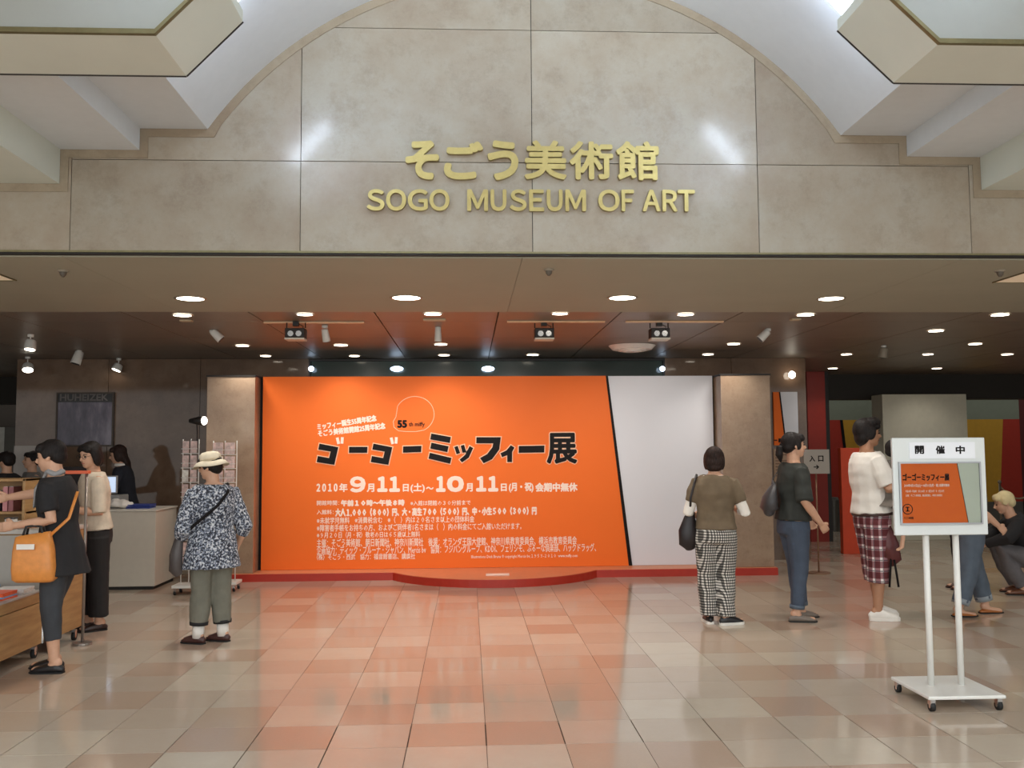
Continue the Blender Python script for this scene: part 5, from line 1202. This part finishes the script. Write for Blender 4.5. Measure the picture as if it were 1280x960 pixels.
# second unit, taller
cB = at_z(66, 817, 0); cC = at_z(98, 800, 0); x1b = cC.x + .02; y0b = cB.y + .02; y1b = cC.y + .05; x0b = x1b - 1.3
zB = at_y(60, 662, y0b).z
e = empty('display_unit', ((x0b + x1b) / 2, (y0b + y1b) / 2, 0), 'grey-fronted oak display unit on casters behind the low table', 'display')
B().box(x0b, x1b, y0b, y1b, .11, zB - .03).obj('cabinet_body', WOOD, e, bevel=.004)
B().box(x0b + .02, x1b - .10, y0b - .012, y0b - .001, .12, zB - .04).obj('front_panel', mat('grey_front_panel', (170, 164, 156), .4, var=.03), e)
B().box(x0b - .01, x1b + .01, y0b - .02, y1b + .01, zB - .03, zB).obj('worktop', mat('pale_worktop', (190, 184, 176), .35), e, bevel=.003)
for x in (x0b + .08, x1b - .05):
    for y in (y0b + .06, y1b - .06): caster(e, x, y, .036)
sb_ = at_y(45, 597, y1b).z
B().box(x0b, x1b - .36, y1b - .03, y1b, zB, sb_).obj('back_board', WOOD, e); B().box(x0b, x1b - .36, y1b - .28, y1b, sb_ - .02, sb_).obj('top_shelf', WOOD, e, bevel=.003); B().box(x0b, x1b - .36, y1b - .26, y1b - .03, zB + .10, zB + .12).obj('middle_shelf', WOOD, e, bevel=.003)
B().box(x1b - .38, x1b - .36, y1b - .28, y1b, zB, sb_).obj('side_board', WOOD, e)
for k, (dx, c_, h_, lab) in enumerate(((.50, (150, 90, 92), .19, 'dusty pink book upright on the middle shelf of the display unit'), (.545, (196, 128, 130), .19, 'pale pink book next to the dusty pink one'), (.60, (60, 52, 56), .16, 'dark book on the middle shelf of the display unit'), (.65, (200, 196, 190), .15, 'white book on the middle shelf of the display unit'), (.70, (84, 84, 104), .16, 'slate blue book on the middle shelf of the display unit'))):
    x = x1b - dx
    e = empty('book', (x, y1b - .15, zB + .12), lab, 'book', group='books on the middle shelf'); B().box(x - .018, x + .018, y1b - .21, y1b - .08, zB + .1205, zB + .12 + h_).obj('cover', mat('book_cover_%d' % k, c_, .4, var=.1), e)
    B().box(x - .014, x + .014, y1b - .205, y1b - .085, zB + .12 + h_, zB + .12 + h_ + .002).obj('pages', C_WHITE, e)
for k in range(6):
    x = x1b - .30 - k * .13; y = y0b + .10 + (k % 2) * .08; hgt = .05 + .02 * (k % 3)
    names = ['nearest the right end', 'second from the right', 'third from the right', 'fourth from the right', 'fifth from the right', 'at the left end']
    e = empty('trinket_box', (x, y, zB), 'small pale gift item on the display worktop, ' + names[k], 'gift', group='gift items on the worktop')
    B().box(x - .035, x + .035, y - .03, y + .03, zB, zB + hgt).obj('box_body', mat(['gift_grey', 'gift_white', 'gift_dark'][k % 3], [(176, 172, 170), (224, 220, 214), (84, 78, 76)][k % 3], .4), e, bevel=.004); B().box(x - .038, x + .038, y - .033, y + .033, zB + hgt, zB + hgt + .012).obj('lid', mat(['gift_white', 'gift_dark', 'gift_grey'][k % 3], [(224, 220, 214), (84, 78, 76), (176, 172, 170)][k % 3]), e, bevel=.002)
# post with the orange strip
pp = at_z(103, 806, 0); zt2 = at_y(102, 589, pp.y).z
e = empty('price_stand', (pp.x, pp.y, 0), 'slim grey post with an orange strip on top in front of the woman in beige', 'stand')
B().tube([(pp.x, pp.y, .02), (pp.x, pp.y, zt2)], .012, 10).obj('post', mat('grey_post', (150, 140, 132), .35, .6), e, True); B().cyl((pp.x, pp.y), .07, 0, .02, 20).obj('base', mat('grey_post', (150, 140, 132)), e, bevel=.003)
q = at_y(80, 589, pp.y).x; B().box(q, pp.x + .02, pp.y - .03, pp.y + .03, zt2 - .02, zt2 + .005).obj('orange_strip', mat('orange_strip', (226, 104, 66), .5), e, bevel=.002)
